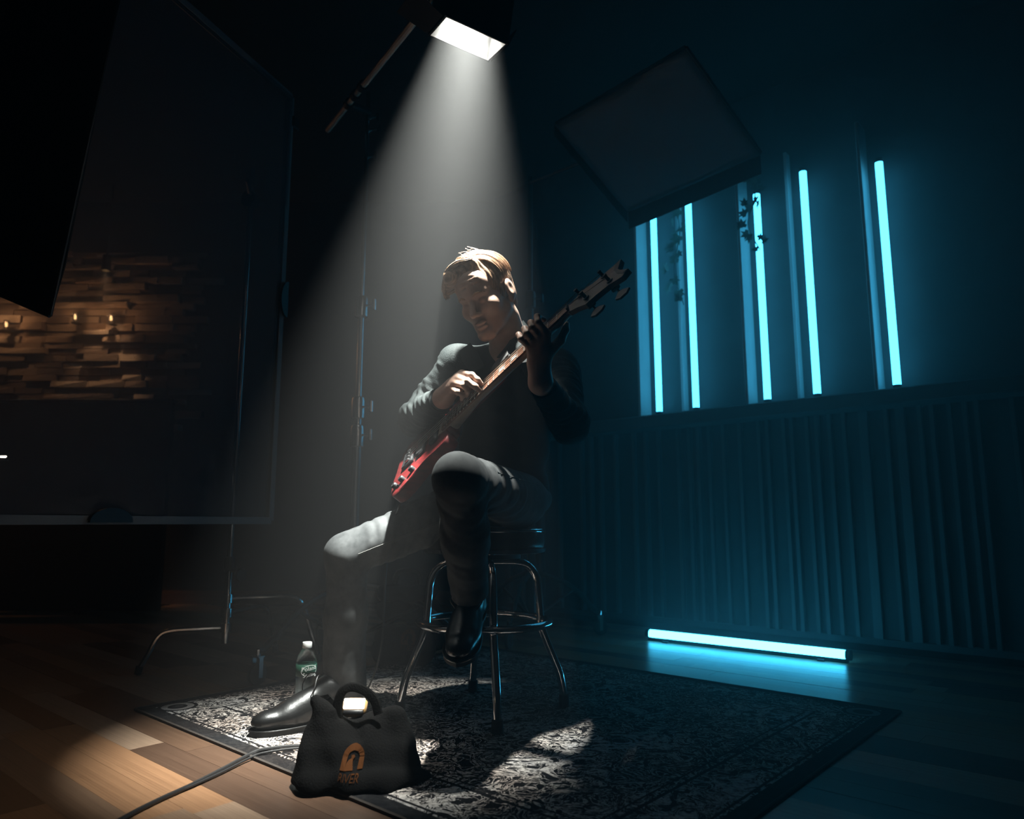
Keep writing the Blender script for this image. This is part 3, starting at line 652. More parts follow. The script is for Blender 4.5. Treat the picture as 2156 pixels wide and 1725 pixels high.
# thin light bar at the left picture edge
t = thing('light_bar', pt(-30, 962, 2.6), 'tiny white light bar at the left edge of the picture', 'lamp')
MB().tube([pt(-60, 962, 2.6), pt(13, 962, 2.6)], .0042, 10).build('diffuser', emit('bar_white', (1, .93, .8), 6.0), t)
MB().box(pt(-30, 967, 2.606), (.16, .012, .014), bev=.002).build('housing', MAT['blackmetal'], t)
MB().tube([pt(-30, 967, 2.606), Vector((pt(-30, 967, 2.606).x, 2.606, .0))], .006, 8).build('post', MAT['blackmetal'], t)
MB().lathe([(.07, 0), (.07, .01), (.01, .016)], Vector((pt(-30, 967, 2.606).x, 2.606, 0)), 16).build('base', MAT['blackmetal'], t)
# ------------------------------------------------------------------ rug
RW, RH = 1.88, 1.62
rug = link_mesh('rug', MB().box((0, 0, 0), (RW, RH, .008), bev=.003).mesh('rug', smooth=30), rugm(RW, RH))
rug.location = (.011, 2.478, .0048); rug.rotation_euler = (0, 0, math.radians(-41.5))
setp(rug, 'worn patterned dark persian-style rug under the stool', 'rug')
bm_ = MB()
for sx in (-1, 1): bm_.tube([(sx*RW/2, -RH/2, 0), (sx*RW/2, RH/2, 0)], .005, 6)
for sy in (-1, 1): bm_.tube([(-RW/2, sy*RH/2, 0), (RW/2, sy*RH/2, 0)], .005, 6)
link_mesh('edge_binding', bm_.mesh('edge_binding'), plain('binding', (.045, .036, .03), .9, var=.3), rug)
RUGZ = .009
def gp(u, v, z=RUGZ):
    d = _R*((u-1078)/FPX) + _U*((862.5-v)/FPX) + _F; k = (z-CAM_H)/d.z; return Vector((0, 0, CAM_H)) + d*k

# ------------------------------------------------------------------ lettering
def text_pts(body, size, align='CENTER'):
    cu = bpy.data.curves.new('t', 'FONT'); cu.body = body; cu.size = size; cu.align_x = align; cu.resolution_u = 3
    ob = bpy.data.objects.new('t', cu); col.objects.link(ob); dg = bpy.context.evaluated_depsgraph_get(); dg.update()
    me = bpy.data.meshes.new_from_object(ob.evaluated_get(dg)); v = [x.co.copy() for x in me.vertices]; f = [tuple(p.vertices) for p in me.polygons]
    bpy.data.objects.remove(ob); bpy.data.curves.remove(cu); bpy.data.meshes.remove(me); return v, f
def logo(parent, c, ex, ey, w, project=None):
    """orange arch emblem with the word RIVER beneath, printed on a bag"""
    nz = ex.cross(ey).normalized(); mb = MB(); m = 20; fn = project or (lambda x, y: c+ex*x+ey*y)
    o1 = [(.5*w*math.cos(pi*k/m), .5*w*math.sin(pi*k/m)) for k in range(m+1)]; o1 = [(.5*w, -.42*w)]+o1+[(-.5*w, -.42*w)]
    i1 = [(.27*w*math.cos(pi*k/m), .24*w*math.sin(pi*k/m)) for k in range(m+1)]; i1 = [(.27*w, -.42*w)]+i1+[(-.27*w, -.42*w)]
    n = len(o1); V = [fn(x, y)+nz*.0008 for x, y in o1+i1]
    mb.add(V, [(k, k+1, n+k+1, n+k) for k in range(n-1)])
    curl = [(-.27, -.42), (.10, -.42), (.02, -.30), (-.02, -.12), (.06, .0), (.0, .09), (-.12, .06), (-.10, -.06), (-.2, -.1), (-.27, -.2)]
    mb.add([fn(x*w, y*w)+nz*.0008 for x, y in curl], [tuple(range(len(curl)))])
    v, f = text_pts('RIVER', .40*w); mb.add([fn(p.x*.98, p.y-.76*w)+nz*.0008 for p in v], f)
    return mb.build('printed_logo', MAT['orange'], parent, 0)

# ------------------------------------------------------------------ bar stool
SC = Vector((-.091, 2.467, 0)); SA = math.radians(-79.5)
stool = thing('bar_stool', SC+Z*RUGZ, 'chrome bar stool with round black padded seat and foot ring', 'stool')
MB().lathe([(.0, .512), (.186, .512), (.196, .520), (.199, .545), (.196, .570), (.186, .586), (.15, .594), (0, .597)], SC, 40).build('seat', MAT['vinyl'], stool, 50)
MB().lathe([(.199, .508), (.2045, .511), (.2045, .522), (.199, .525)], SC, 40).build('seat_band', MAT['chrome'], stool, 50)
MB().lathe([(.198, .575), (.2015, .578), (.2015, .584), (.198, .587)], SC, 40).build('seat_band', MAT['chrome'], stool, 50)
MB().lathe([(.09, .487), (.12, .49), (.12, .508), (.02, .508)], SC, 24).build('swivel_plate', MAT['blackmetal'], stool)
for k in range(4):
    dv = Vector((math.cos(SA+k*pi/2), math.sin(SA+k*pi/2), 0))
    pth = bez([SC+dv*r_+Z*z_ for r_, z_ in ((.03, .478), (.11, .476), (.150, .462), (.176, .425), (.183, .37), (.188, .31), (.193, .262), (.232, .165), (.252, .115), (.262, .07), (.268, .035))], 5)
    MB().tube(pth, .0127, 12).build('leg', MAT['chrome'], stool)
    MB().lathe([(.017, RUGZ), (.018, RUGZ+.004), (.0165, .045), (.0135, .048)], SC+dv*.268, 14).build('foot_cap', MAT['rubber'], stool)
MB().tube([SC+Vector((.2125*math.cos(a), .2125*math.sin(a), .286)) for a in [2*pi*k/48 for k in range(48)]], .0127, 12, closed=True).build('foot_ring', MAT['chrome'], stool, 60)

# ------------------------------------------------------------------ water bottle
bc = gp(641, 1499); bc.z = RUGZ
bot = thing('water_bottle', bc, 'clear plastic water bottle with green label and white cap', 'bottle')
prof = [(.0, .004), (.024, .0), (.031, .006), (.0325, .02), (.031, .028), (.0325, .036), (.031, .045), (.0325, .054), (.031, .063), (.0325, .072), (.031, .081), (.0325, .09), (.0312, .10), (.0325, .108), (.0325, .150), (.0318, .158), (.028, .172), (.020, .186), (.0135, .194), (.0125, .203)]
MB().lathe(prof, bc, 28).build('shell', MAT['pet'], bot, 60)
MB().lathe([(.0, .007), (.029, .008), (.0298, .02), (.0298, .115), (.0298, .148), (0, .1485)], bc, 24).build('water', MAT['water'], bot, 60)
lab = MB().lathe([(.0326, .112), (.0332, .1125), (.0332, .1475), (.0326, .148)], bc, 32).build('label', plain('label_green', (.010, .05, .030), .45, var=.15), bot, 60)
v, f = text_pts('Poland\nSpring', .0185); phi0 = math.atan2(-bc.y, -bc.x)+.33
def wrapb(p):
    sh = p.x*math.cos(.12)-p.y*math.sin(.12); hh = p.y*math.cos(.12)+p.x*math.sin(.12); a = phi0+sh/.0334
    return bc+Vector((.0336*math.cos(a),   .0336*math.sin(a), .1315+hh))
MB().add([wrapb(p) for p in v], f).build('lettering', MAT['whiteplastic'], lab, 0)
mb = MB(); m = 28; ring = [(.0275*math.cos(2*pi*k/m), .0165*math.sin(2*pi*k/m)) for k in range(m)]; ri = [(.0262*math.cos(2*pi*k/m), .0152*math.sin(2*pi*k/m)) for k in range(m)]
mb.add([wrapb(Vector((x, y-.001, 0))) for x, y in ring+ri], [(k, (k+1) % m, m+(k+1) % m, m+k) for k in range(m)]); mb.build('oval_outline', MAT['whiteplastic'], lab, 0)
MB().lathe([(.0145, .196), (.0152, .197), (.0152, .212), (.0142, .215), (0, .2155)], bc, 24).build('cap', MAT['whiteplastic'], bot, 45)

# ------------------------------------------------------------------ sandbag in front with a small work light behind it
def P3(u, v, Y): return tuple(pt(u, v, Y))
bagc = gp(745, 1640); bagc.z = RUGZ
bag = thing('sandbag', bagc, 'black canvas sandbag with carrying handle and faint orange emblem in the foreground', 'sandbag', 'black emblem sandbags')
def bagdisp(X): return .004*np.sin(38*X[:, 0]+9*X[:, 2])*np.sin(24*X[:, 2]+14*X[:, 1]) + .003*np.sin(75*X[:, 0]+50*X[:, 2])
prims = [cap(P3(660, 1640, 1.81), P3(838, 1626, 1.85), .050, .049, .03), cap(P3(650, 1660, 1.765), P3(842, 1652, 1.79), .030, .030, .03), cap(P3(668, 1590, 1.83), P3(828, 1586, 1.87), .046, .046, .03),
         cap(P3(735, 1668, 1.75), P3(800, 1664, 1.76), .030, .030, .03), cap(P3(676, 1540, 1.86), P3(826, 1535, 1.90), .036, .036, .03), cap(P3(682, 1498, 1.87), P3(700, 1530, 1.87), .020, .03, .03),
         cap(P3(838, 1506, 1.90), P3(845, 1560, 1.90), .014, .03, .025), cap(P3(800, 1508, 1.90), P3(842, 1505, 1.90), .015, .012, .02),
         cap(P3(865, 1648, 1.80), P3(897, 1640, 1.84), .02, .010, .02), cap(P3(665, 1478, 1.88), P3(700, 1500, 1.86), .012, .016, .015),
         cap(P3(756, 1500, 1.86), P3(750, 1545, 1.83), .022, .006, .03, 'sub'), rbox((0, 2, -.5+RUGZ), (3, 3, .5), .0, k=.004, op='sub')]
blob('bag_body', prims, .0045, MAT['canvas'], bag, bagdisp)
MB().tube(bez([P3(712, 1510, 1.86), P3(711, 1482, 1.865), P3(722, 1455, 1.87), P3(742, 1447, 1.875), P3(768, 1455, 1.87), P3(788, 1475, 1.865), P3(797, 1505, 1.86)], 6), .011, 8, flat=.45).build('handle', MAT['canvas'], bag)
MB().prism([P3(668, 1468, 1.875), P3(690, 1462, 1.875), P3(711, 1484, 1.865), P3(712, 1500, 1.86), P3(700, 1502, 1.855)], (0, .012, 0)).build('flap', MAT['canvas'], bag)
lg = Vector(P3(738, 1604, 1.76)); exl = (pt(760, 1634, 1.79)-pt(716, 1630, 1.79)).normalized(); 
def proj_front(x, y):
    p0 = lg+exl*x+Vector((0, .02, .99))*y
    X = np.array([[p0.x, yy, p0.z] for yy in np.linspace(1.60, 1.90, 200)]); d = sdf(prims, X, bagdisp); k = int(np.argmax(d < .0025)); k = k if d.min() < .0025 else 120; return Vector(X[k])
logo(bag, lg, exl, Z, .047, proj_front)
wl = pt(747, 1491, 1.905)
wlt = thing('work_light', wl-Z*.03, 'small glowing work light tucked behind the foreground sandbag handle', 'lamp')
wd = Vector((0, -.85, .52)).normalized(); wu = Vector((0, .52, .85)).normalized(); wx = Vector((1, 0, 0))
MB().box(wl, (.060, .026, .046), (wx, wd, wu), .008).build('housing', plain('amber_plastic', (.5, .30, .12), .4), wlt, 50)
MB().box(wl+wd*.0135+wu*.006, (.052, .004, .026), (wx, wd, wu), .004).build('lens', MAT['lampwhite'], wlt, 50)
MB().box(wl+wd*.0135-wu*.0145, (.050, .004, .011), (wx, wd, wu), .002).build('grille', MAT['blackmetal'], wlt, 50)
MB().tube([wl-wu*.02-wd*.01, Vector((wl.x, wl.y+.02, RUGZ))], .007, 8).build('stem', MAT['blackmetal'], wlt)
MB().lathe([(.035, 0), (.035, .006), (.01, .01)], (wl.x, wl.y+.02, RUGZ), 16).build('base', MAT['blackmetal'], wlt)
# cable on the floor
for k, (off, lab) in enumerate(((0, 'black power cable running across the wooden floor from the shoe'), (7, 'thinner black cable lying alongside the power cable'))):
    pth = [gp(690, 1580+off*.3, RUGZ+.004), gp(630, 1572+off*.6, RUGZ+.005), gp(560, 1578+off, RUGZ+.005), gp(525, 1590+off, .008), gp(465, 1622+off*.8, .006), gp(400, 1655+off*.3, .006), gp(330, 1687-off*.2, .006), gp(262, 1722+off*.4, .006), gp(180, 1770+off, .006), gp(60, 1860, .006)]
    single('power_cable', MB().tube(bez(pth, 8), .0055 if k == 0 else .0032, 8), MAT['cable'], lab, 'cable', pth[0])
# second sandbag on the boom stand's leg
b2 = Vector((-.43, 3.28, .0)); 
bag2 = thing('sandbag', b2, 'black sandbag with orange emblem behind the stool, lying over the boom stand leg', 'sandbag', 'black emblem sandbags')
pr2 = [cap(P3(812, 1372, 3.16), P3(890, 1372, 3.16), .055, .055, .04), cap(P3(815, 1340, 3.20), P3(885, 1340, 3.20), .045, .045, .05), cap((-.56, 3.28, .30), (-.36, 3.28, .30), .035, .035, .05),
       cap((-.56, 3.36, .22), (-.36, 3.36, .22), .05, .05, .05), cap((-.56, 3.40, .09), (-.36, 3.40, .09), .06, .06, .05), rbox((0, 3, -.5+.001), (3, 3, .5), .0, k=.004, op='sub')]
blob('bag_body', pr2, .007, MAT['canvas'], bag2, bagdisp)
MB().tube(bez([(-.52, 3.28, .33), (-.50, 3.28, .39), (-.42, 3.28, .39), (-.40, 3.28, .33)], 6), .011, 8, flat=.45).build('handle', MAT['canvas'], bag2)
lg2 = Vector(P3(853, 1350, 3.05))
def proj2(x, y):
    X = np.array([[lg2.x+x, yy, lg2.z+y] for yy in np.linspace(2.95, 3.45, 200)]); d = sdf(pr2, X, bagdisp); k = int(np.argmax(d < .0012)); return Vector(X[k])
logo(bag2, lg2, wx, Z, .060, proj2)

# ------------------------------------------------------------------ the bass guitar
BR = pt(858, 958, 2.25); NUT = pt(1190, 645, 1.955); SCL = (NUT-BR).length
ba = (NUT-BR).normalized(); bw = Vector((0, -.814, -.58)); bw = (bw-ba*bw.dot(ba)).normalized(); bn = bw.cross(ba)
if bn.y > 0: bn = -bn
def Bp(s, t, h): return BR+ba*s+bw*t+bn*h
bass = thing('bass_guitar', Bp(0, 0, -.04), 'red four-string bass guitar with rosewood fingerboard held across the lap', 'guitar')
out = bez([Bp(s, t, -.016) for s, t in ((-.075, 0), (-.072, -.07), (-.04, -.13), (.02, -.15), (.09, -.125), (.16, -.105), (.25, -.115), (.325, -.102), (.385, -.084), (.378, -.062), (.30, -.052), (.22, -.044), (.185, -.030), (.185, .030), (.172, .040), (.175, .060), (.182, .082), (.168, .104), (.13, .112), (.09, .110), (.05, .122), (0, .15), (-.055, .15), (-.078, .09), (-.075, 0))], 4)[:-1]
body_mb = MB(); cen = sum(out, Vector())/len(out)
lay = [(-.0, .97), (-.004, 1.0), (-.036, 1.0), (-.042, .965)]
Pv = []; n = len(out)
for hh, k in lay: Pv += [cen+(p-cen)*k+bn*hh for p in out]
Fv = [tuple(range(n)), tuple(range(4*n-1, 3*n-1, -1))]+[(r*n+i, r*n+(i+1) % n, (r+1)*n+(i+1) % n, (r+1)*n+i) for r in range(3) for i in range(n)]
body_mb.add(Pv, Fv).build('body', MAT['redwood'], bass, 40)
def wN(s): return .031-(s-.16)/(SCL-.16)*.0095
fb_ = [Bp(.155, -wN(.16), -.0065), Bp(.155, wN(.16), -.0065), Bp(SCL, wN(SCL), -.0065), Bp(SCL, -wN(SCL), -.0065)]
MB().prism(fb_, -bn*.006).build('fingerboard', MAT['rosewood'], bass, 0)
mb = MB(); Pn = []; seg = 10
for s in (.10, .19, .30, SCL*.75, SCL-.02, SCL+.01):
    w_ = wN(max(s, .17)); dpt = .024 if s > .2 else .036
    for k in range(seg+1):
        a = pi*k/seg; Pn.append(Bp(s, w_*math.cos(a), -.0126-dpt*math.sin(a)**.8*(.85 if s > .2 else 1)))
m = seg+1
mb.add(Pn, [(r*m+i, r*m+i+1, (r+1)*m+i+1, (r+1)*m+i) for r in range(5) for i in range(seg)]+[(r*m+seg, r*m, (r+1)*m, (r+1)*m+seg) for r in range(5)]+[tuple(range(m)), tuple(5*m+i for i in range(m-1, -1, -1))]).build('neck', MAT['maple'], bass, 50)
fretm = plain('fret_wire', (.75, .72, .66), .3, 1.0)
for k in range(1, 25):
    s = SCL/2**(k/12); w_ = wN(s); MB().tube([Bp(s, -w_, -.0058), Bp(s, w_, -.0058)], .0014, 6).build('fret', fretm, bass)
MB().box(Bp(SCL+.002, 0, -.005), (.005, 2*wN(SCL)+.001, .010), (ba, bw, bn)).build('nut', MAT['blackmetal'], bass, 0)
for k in (3, 5, 7, 9, 15, 17, 19): 
    s = (SCL/2**(k/12)+SCL/2**((k-1)/12))/2; MB().box(Bp(s, 0, -.0063), (.018, .020, .0012), (ba, bw, bn)).build('inlay', plain('pearl', (.6, .55, .48), .3), bass, 0)
# headstock, tilted back a little
def Hp(s, t, h=0.0): return Bp(SCL+s, t, -.010-s*.12+h)
hs = [Hp(s, t*1.25) for s, t in ((.0, -.022), (.03, -.026), (.055, -.043), (.09, -.040), (.13, -.047), (.165, -.053), (.190, -.058), (.181, -.035), (.172, -.012), (.178, .008), (.198, .030), (.176, .046), (.13, .038), (.09, .042), (.055, .050), (.03, .034), (.0, .022))]
headstock = MB().prism(hs, -bn*.015).build('headstock', MAT['headwood'], bass, 0)
MB().prism([Hp(s*1.0, t*1.25, .0006) for s, t in ((.172, -.050), (.190, -.058), (.181, -.035), (.172, -.012), (.178, .008), (.198, .030), (.180, .034), (.165, .010), (.160, -.02))], bn*.001).build('headstock_tip', MAT['blackmetal'], headstock, 0)
posts = ((.048, -.026, -1), (.128, -.034, -1), (.062, .024, 1), (.140, .028, 1))
for s, t, sg in posts:
    tp = MB().lathe([(.010, 0), (.010, .004), (.0055, .005), (.0045, .016), (.006, .020), (.006, .024), (0, .024)], Hp(s, t), 12, (ba, bw, bn)).build('tuning_post', MAT['blackmetal'], bass)
    k0 = Hp(s, t+sg*.018, -.022); k1 = Hp(s+.006, t+sg*.052, -.024)
    MB().box(Hp(s, t+sg*.010, -.020), (.026, .030, .012), (ba, bw, bn), .003).build('gear_box', MAT['blackmetal'], tp)
    MB().tube([k0, k1], .0035, 8).build('key_stem', MAT['blackmetal'], tp)
    e_ = (k1-k0).normalized(); f_ = ba
    MB().prism([k1-f_*.006-bn*.003, k1+f_*.006-bn*.003, k1+e_*.024+f_*.024-bn*.003, k1+e_*.036+f_*.010-bn*.003, k1+e_*.036-f_*.012-bn*.003, k1+e_*.022-f_*.024-bn*.003], bn*.006).build('tuning_key', MAT['blackmetal'], tp)
strm = plain('string_steel', (.62, .58, .52), .35, 1.0)
for k, (s, t, sg) in enumerate((posts[0], posts[1], posts[3], posts[2])):
    x = (k-1.5)
    MB().tube([Bp(.0, x*.0185, .0), Bp(SCL+.002, x*.0105, .0005), Hp(s, t, .014)], .0012-.00015*k, 6).build('string', strm, bass)
br = MB().box(Bp(-.006, 0, -.012), (.05, .085, .012), (ba, bw, bn), .003).build('bridge', MAT['blackmetal'], bass)
for k in range(4): MB().box(Bp(.0, (k-1.5)*.0185, -.003), (.016, .012, .007), (ba, bw, bn), .002).build('saddle', MAT['steel'], br)
for s in (.055, .115): MB().box(Bp(s, 0, -.011), (.035, .10, .014), (ba, bw, bn), .005).build('pickup', MAT['blackmetal'], bass)
for s, t in ((.03, .105), (-.015, .11), (-.045, .115)):
    MB().lathe([(.010, 0), (.010, .012), (.008, .015), (0, .015)], Bp(s, t, -.017), 14, (ba, bw, bn)).build('knob', MAT['blackmetal'], bass)
for s, t in ((-.078, 0),): MB().lathe([(.004, 0), (.004, .008), (.008, .010), (.008, .013), (0, .013)], Bp(s, t, -.036), 12, (bw, bn, -ba)).build('strap_button', MAT['chrome'], bass)
# strap from the upper horn over the left shoulder
sm = plain('strap_black_leather', (.02, .02, .02), .5, bump=(60, .3), var=.2)
MB().prism([Bp(s_, t_, -.008) for s_, t_ in ((.372, -.060), (.374, -.088), (.386, -.098), (.436, -.104), (.442, -.064), (.392, -.054))], bn*.003).build('strap_tab', plain('tab_grey_leather', (.09, .088, .086), .5, bump=(60, .3), var=.15), bass, 0)
sp = bez([Bp(.362, -.078, -.010), Bp(.390, -.078, -.010), Bp(.42, -.080, -.010), (.045, 2.19, 1.115), (.085, 2.27, 1.185), (.105, 2.36, 1.205), (.10, 2.47, 1.14), (.06, 2.535, 1.0), (-.02, 2.57, .86)], 6)
mb = MB(); Pq = []
for i, p in enumerate(sp):
    tn = (sp[min(i+1, len(sp)-1)]-sp[max(i-1, 0)]).normalized(); nn = bn if i < 14 else (p-Vector((0, 2.40, .98))).normalized()
    sd = tn.cross(nn).normalized(); nn = sd.cross(tn); hw = .024 if i > 2 else .014+.004*i
    Pq += [p+sd*hw+nn*.0015, p-sd*hw+nn*.0015, p-sd*hw-nn*.0015, p+sd*hw-nn*.0015]
mb.add(Pq, [(4*r+a, 4*r+(a+1) % 4, 4*r+4+(a+1) % 4, 4*r+4+a) for r in range(len(sp)-1) for a in range(4)]+[(0, 1, 2, 3), tuple(4*(len(sp)-1)+k for k in (3, 2, 1, 0))]).build('strap', sm, bass, 30)
# cord hanging from the bass to the rug
pth = [Bp(-.06, .10, -.05), Bp(-.10, .12, -.07), Vector((-.40, 2.47, .60)), pt(813, 1195, 2.50), pt(808, 1300, 2.54), pt(800, 1380, 2.60), gp(774, 1452, RUGZ+.004), gp(755, 1470, RUGZ+.004), gp(700, 1480, RUGZ+.004)]
single('instrument_cord', MB().tube(bez(pth, 8), .0032, 8), MAT['cable'], 'thin dark cord hanging from the bass to the rug behind the leg', 'cable', pth[6])
# ------------------------------------------------------------------ the guitarist
def V3(p): return np.array(p, float)
shR, elR, wrR = [V3(pt(*q)) for q in ((962, 768, 2.33), (875, 882, 2.39), (934, 838, 2.165))]
shL, elL, wrL = [V3(pt(*q)) for q in ((1180, 778, 2.38), (1198, 892, 2.21), (1138, 806, 2.005))]
hipR, kneeR, ankR = [V3(pt(*q)) for q in ((1010, 1052, 2.42), (731, 1168, 2.30), (724, 1452, 2.36))]
hipL, kneeL, ankL = [V3(pt(*q)) for q in ((1090, 1055, 2.38), (965, 1008, 1.91), (992, 1268, 2.14))]
pel, wai, che, nck = V3((-.035, 2.465, .70)), V3((-.025, 2.45, .86)), V3((-.003, 2.405, 1.02)), V3((-.006, 2.325, 1.150))
# head frame: x = his right, y = where he looks, z = crown
yaw, pit, rol = math.radians(30), math.radians(25), math.radians(11)
hf = Vector((-math.sin(yaw)*math.cos(pit), -math.cos(yaw)*math.cos(pit), -math.sin(pit)))
hr = hf.cross(Z).normalized(); hu = hr.cross(hf)
hu2 = hu*math.cos(rol)+hr*math.sin(rol); hr = hr*math.cos(rol)-hu*math.sin(rol); hu = hu2
HS = .99; HM = np.array([hr, hf, hu]).T
HO = Vector(pt(995, 639, 2.115)) - hf*.088*HS
MAT['hair'] = hairm(hr, hf, hu)
def hp(x, y, z): return HO + (hr*x+hf*y+hu*z)*HS
def hell(c, r, k=.012, op='add', M=None): return ell(hp(*c), [q*HS for q in r], HM if M is None else HM@M, k, op)
def hcap(a, b, ra, rb, k=.012, op='add'): return cap(hp(*a), hp(*b), ra*HS, rb*HS, k, op)
def limb(a, b, ra, rb, k=.03): return cap(a, b, ra, rb, k)
body = []
# torso, arms and legs (mostly under the clothes)
tx = np.array([[.99, .13, 0], [-.13, .99, 0], [0, 0, 1]]).T
body += [ell(pel, (.135, .095, .085), tx), ell(wai, (.115, .085, .13), tx, .05), ell(che, (.140, .088, .150), tx, .05), cap(shR, shL, .045, .045, .05), cap(che+[0, -.02, .05], nck, .07, .05, .05)]
body += [limb(shR, elR, .045, .036), limb(elR, wrR, .036, .025), limb(shL, elL, .045, .036), limb(elL, wrL, .036, .026)]
body += [limb(hipR, kneeR, .070, .048), limb(kneeR, ankR, .046, .032), limb(hipL, kneeL, .070, .048), limb(kneeL, ankL, .046, .032)]
# neck and head
body += [cap(nck, hp(0, -.035, -.075), .058, .054, .03), cap(hp(-.045, -.03, -.03), nck+[.05, -.02, .0], .016, .018, .03)]
body += [hell((0, -.015, .045), (.074, .094, .086)), hell((0, .032, -.028), (.057, .054, .082), .03)]
for s in (-1, 1):
    body += [hcap((s*.052, .0, -.05), (s*.016, .072, -.102), .017, .016, .025), hell((s*.043, .054, -.022), (.022, .024, .022), .025),
             hcap((s*.012, .086, .020), (s*.040, .072, .022), .010, .009, .014)]
body += [hell((0, .077, -.104), (.022, .017, .017), .02), hell((0, .062, .055), (.052, .030, .040), .03)]
for s in (-1, 1): body += [hell((s*.031, .099, -.002), (.017, .014, .011), .010, 'sub'), hell((s*.031, .073, -.001), (.0135, .0125, .0115), .003)]
body += [hcap((0, .085, .010), (0, .111, -.034), .0075, .0105, .010), hell((.011, .097, -.038), (.008, .010, .007), .008), hell((-.011, .097, -.038), (.008, .010, .007), .008),
         hell((0, .088, -.064), (.022, .011, .0065), .006), hell((0, .087, -.077), (.019, .010, .0065), .006), hcap((-.021, .100, -.0708), (.021, .100, -.0708), .0018, .0018, .004, 'sub')]
for k_ in range(3): body.append(hcap((-.045, .083, .050+.012*k_), (.02, .094, .050+.012*k_), .0012, .0012, .006, 'sub'))      # furrowed brow
for s in (-1, 1):
    body += [hell((s*.083, -.016, .0), (.010, .022, .034), .006), hell((s*.097, -.008, .004), (.008, .010, .016), .008, 'sub'), hell((s*.080, -.006, -.030), (.008, .011, .011), .006)]
# right hand, plucking
def chain(pts_, radii, k=.006): return [cap(pts_[i], pts_[i+1], radii[i], radii[i+1], k) for i in range(len(pts_)-1)]
K = [V3(pt(*q)) for q in ((973, 787, 2.120), (963, 796, 2.115), (956, 807, 2.115), (951, 819, 2.120))]
palm = [cap(wrR, k_, .023, .0115, .02) for k_ in K] + [cap(wrR*.5+K[0]*.5, wrR*.5+K[3]*.5, .016, .015, .02)]
fing = [[(993, 790, 2.080), (1005, 800, 2.075), (1013, 808, 2.085)], [(984, 803, 2.073), (1000, 814, 2.067), (1009, 822, 2.078)],
        [(977, 812, 2.075), (986, 823, 2.078), (982, 833, 2.095)], [(964, 826, 2.080), (974, 832, 2.085), (972, 841, 2.100)]]
body += palm
for k_, f_, r_ in zip(K, fing, (.0095, .0098, .0093, .0082)):
    body += chain([k_]+[V3(pt(*q)) for q in f_], [r_*1.12, r_, r_*.9, r_*.74])
body += chain([wrR*.55+K[0]*.45+V3([.004, .004, -.016]), V3(pt(975, 812, 2.135)), V3(pt(993, 808, 2.120)), V3(pt(1005, 812, 2.110))], [.016, .012, .0105, .008])
# left hand, closing round the neck
ss = [k_*SCL/.74 for k_ in (.655, .632, .609, .587)]; MC = [V3(Bp(s_-.002, .052, -.006)) for s_ in ss]
body += [cap(wrL, m_, .025, .0125, .02) for m_ in MC] + [cap(wrL*.45+MC[0]*.55, wrL*.45+MC[3]*.55, .018, .016, .02)]
tips = []
for i, (s_, r_) in enumerate(zip(ss, (.0098, .0100, .0096, .0085))):
    sp_ = (i-1.5)*-.004; c_ = [MC[i], V3(Bp(s_+sp_*.4, .046, .032)), V3(Bp(s_+sp_, .018, .038)), V3(Bp(s_+sp_*1.3, -.006+.003*i, .012))]
    body += chain(c_, [r_*1.15, r_, r_*.92, r_*.76]); tips.append(c_)
body += chain([wrL*.5+MC[0]*.5, V3(Bp(ss[0]+.007, .040, -.052)), V3(Bp(ss[0]+.030, .004, -.050)), V3(Bp(ss[0]+.040, -.014, -.046))], [.018, .0135, .0115, .009])
person = link_mesh('person', sdf_mesh('person', body, .0027, None, (hipR+hipL)/2), MAT['skin']); person.location = (hipR+hipL)/2
setp(person, 'guitarist in dark shirt and jeans on the stool, bent over the bass', 'person')
# wedding band
c_ = tips[2]; mid = Vector(c_[0]*.45+c_[1]*.55); axr = Vector(c_[1]-c_[0]).normalized(); e1_ = axr.orthogonal().normalized()
MB().tube([mid+(e1_*math.cos(a)+axr.cross(e1_)*math.sin(a))*.0112 for a in [2*pi*k/20 for k in range(20)]], .0016, 6, closed=True).build('finger_ring', MAT['gold'], person)

# hair: a solid base plus swept strands, parted on his left
hb = [hell((0, -.022, .050), (.084, .104, .096), .01), hcap((-.03, .050, .115), (.042, .078, .100), .012, .016, .03), hcap((.042, .078, .102), (.088, .056, .066), .016, .014, .03), hell((0, -.075, -.02), (.062, .035, .06), .03)]
hb += [hell((-.012, .130, .0), (.078, .078, .104), .010, 'sub'), hell((0, .06, -.09), (.2, .115, .085), .012, 'sub'), hell((.088, .0, -.012), (.02, .03, .04), .008, 'sub'), hell((-.088, .0, -.012), (.02, .03, .04), .008, 'sub')]
def hairdisp(X):
    q = (X-np.array(HO))@HM; return .0010*np.sin(q[:, 1]*520+q[:, 0]*90+3*np.sin(60*q[:, 0]))
blob('hair', hb, .003, MAT['hair'], person, hairdisp)
mb = MB()
def hpt(th, y, ex):
    f_ = math.sqrt(max(.06, 1-((y+.022)/.112)**2)); return hp(math.sin(th)*(.083*f_+ex), y, .05+math.cos(th)*(.095*f_+ex))
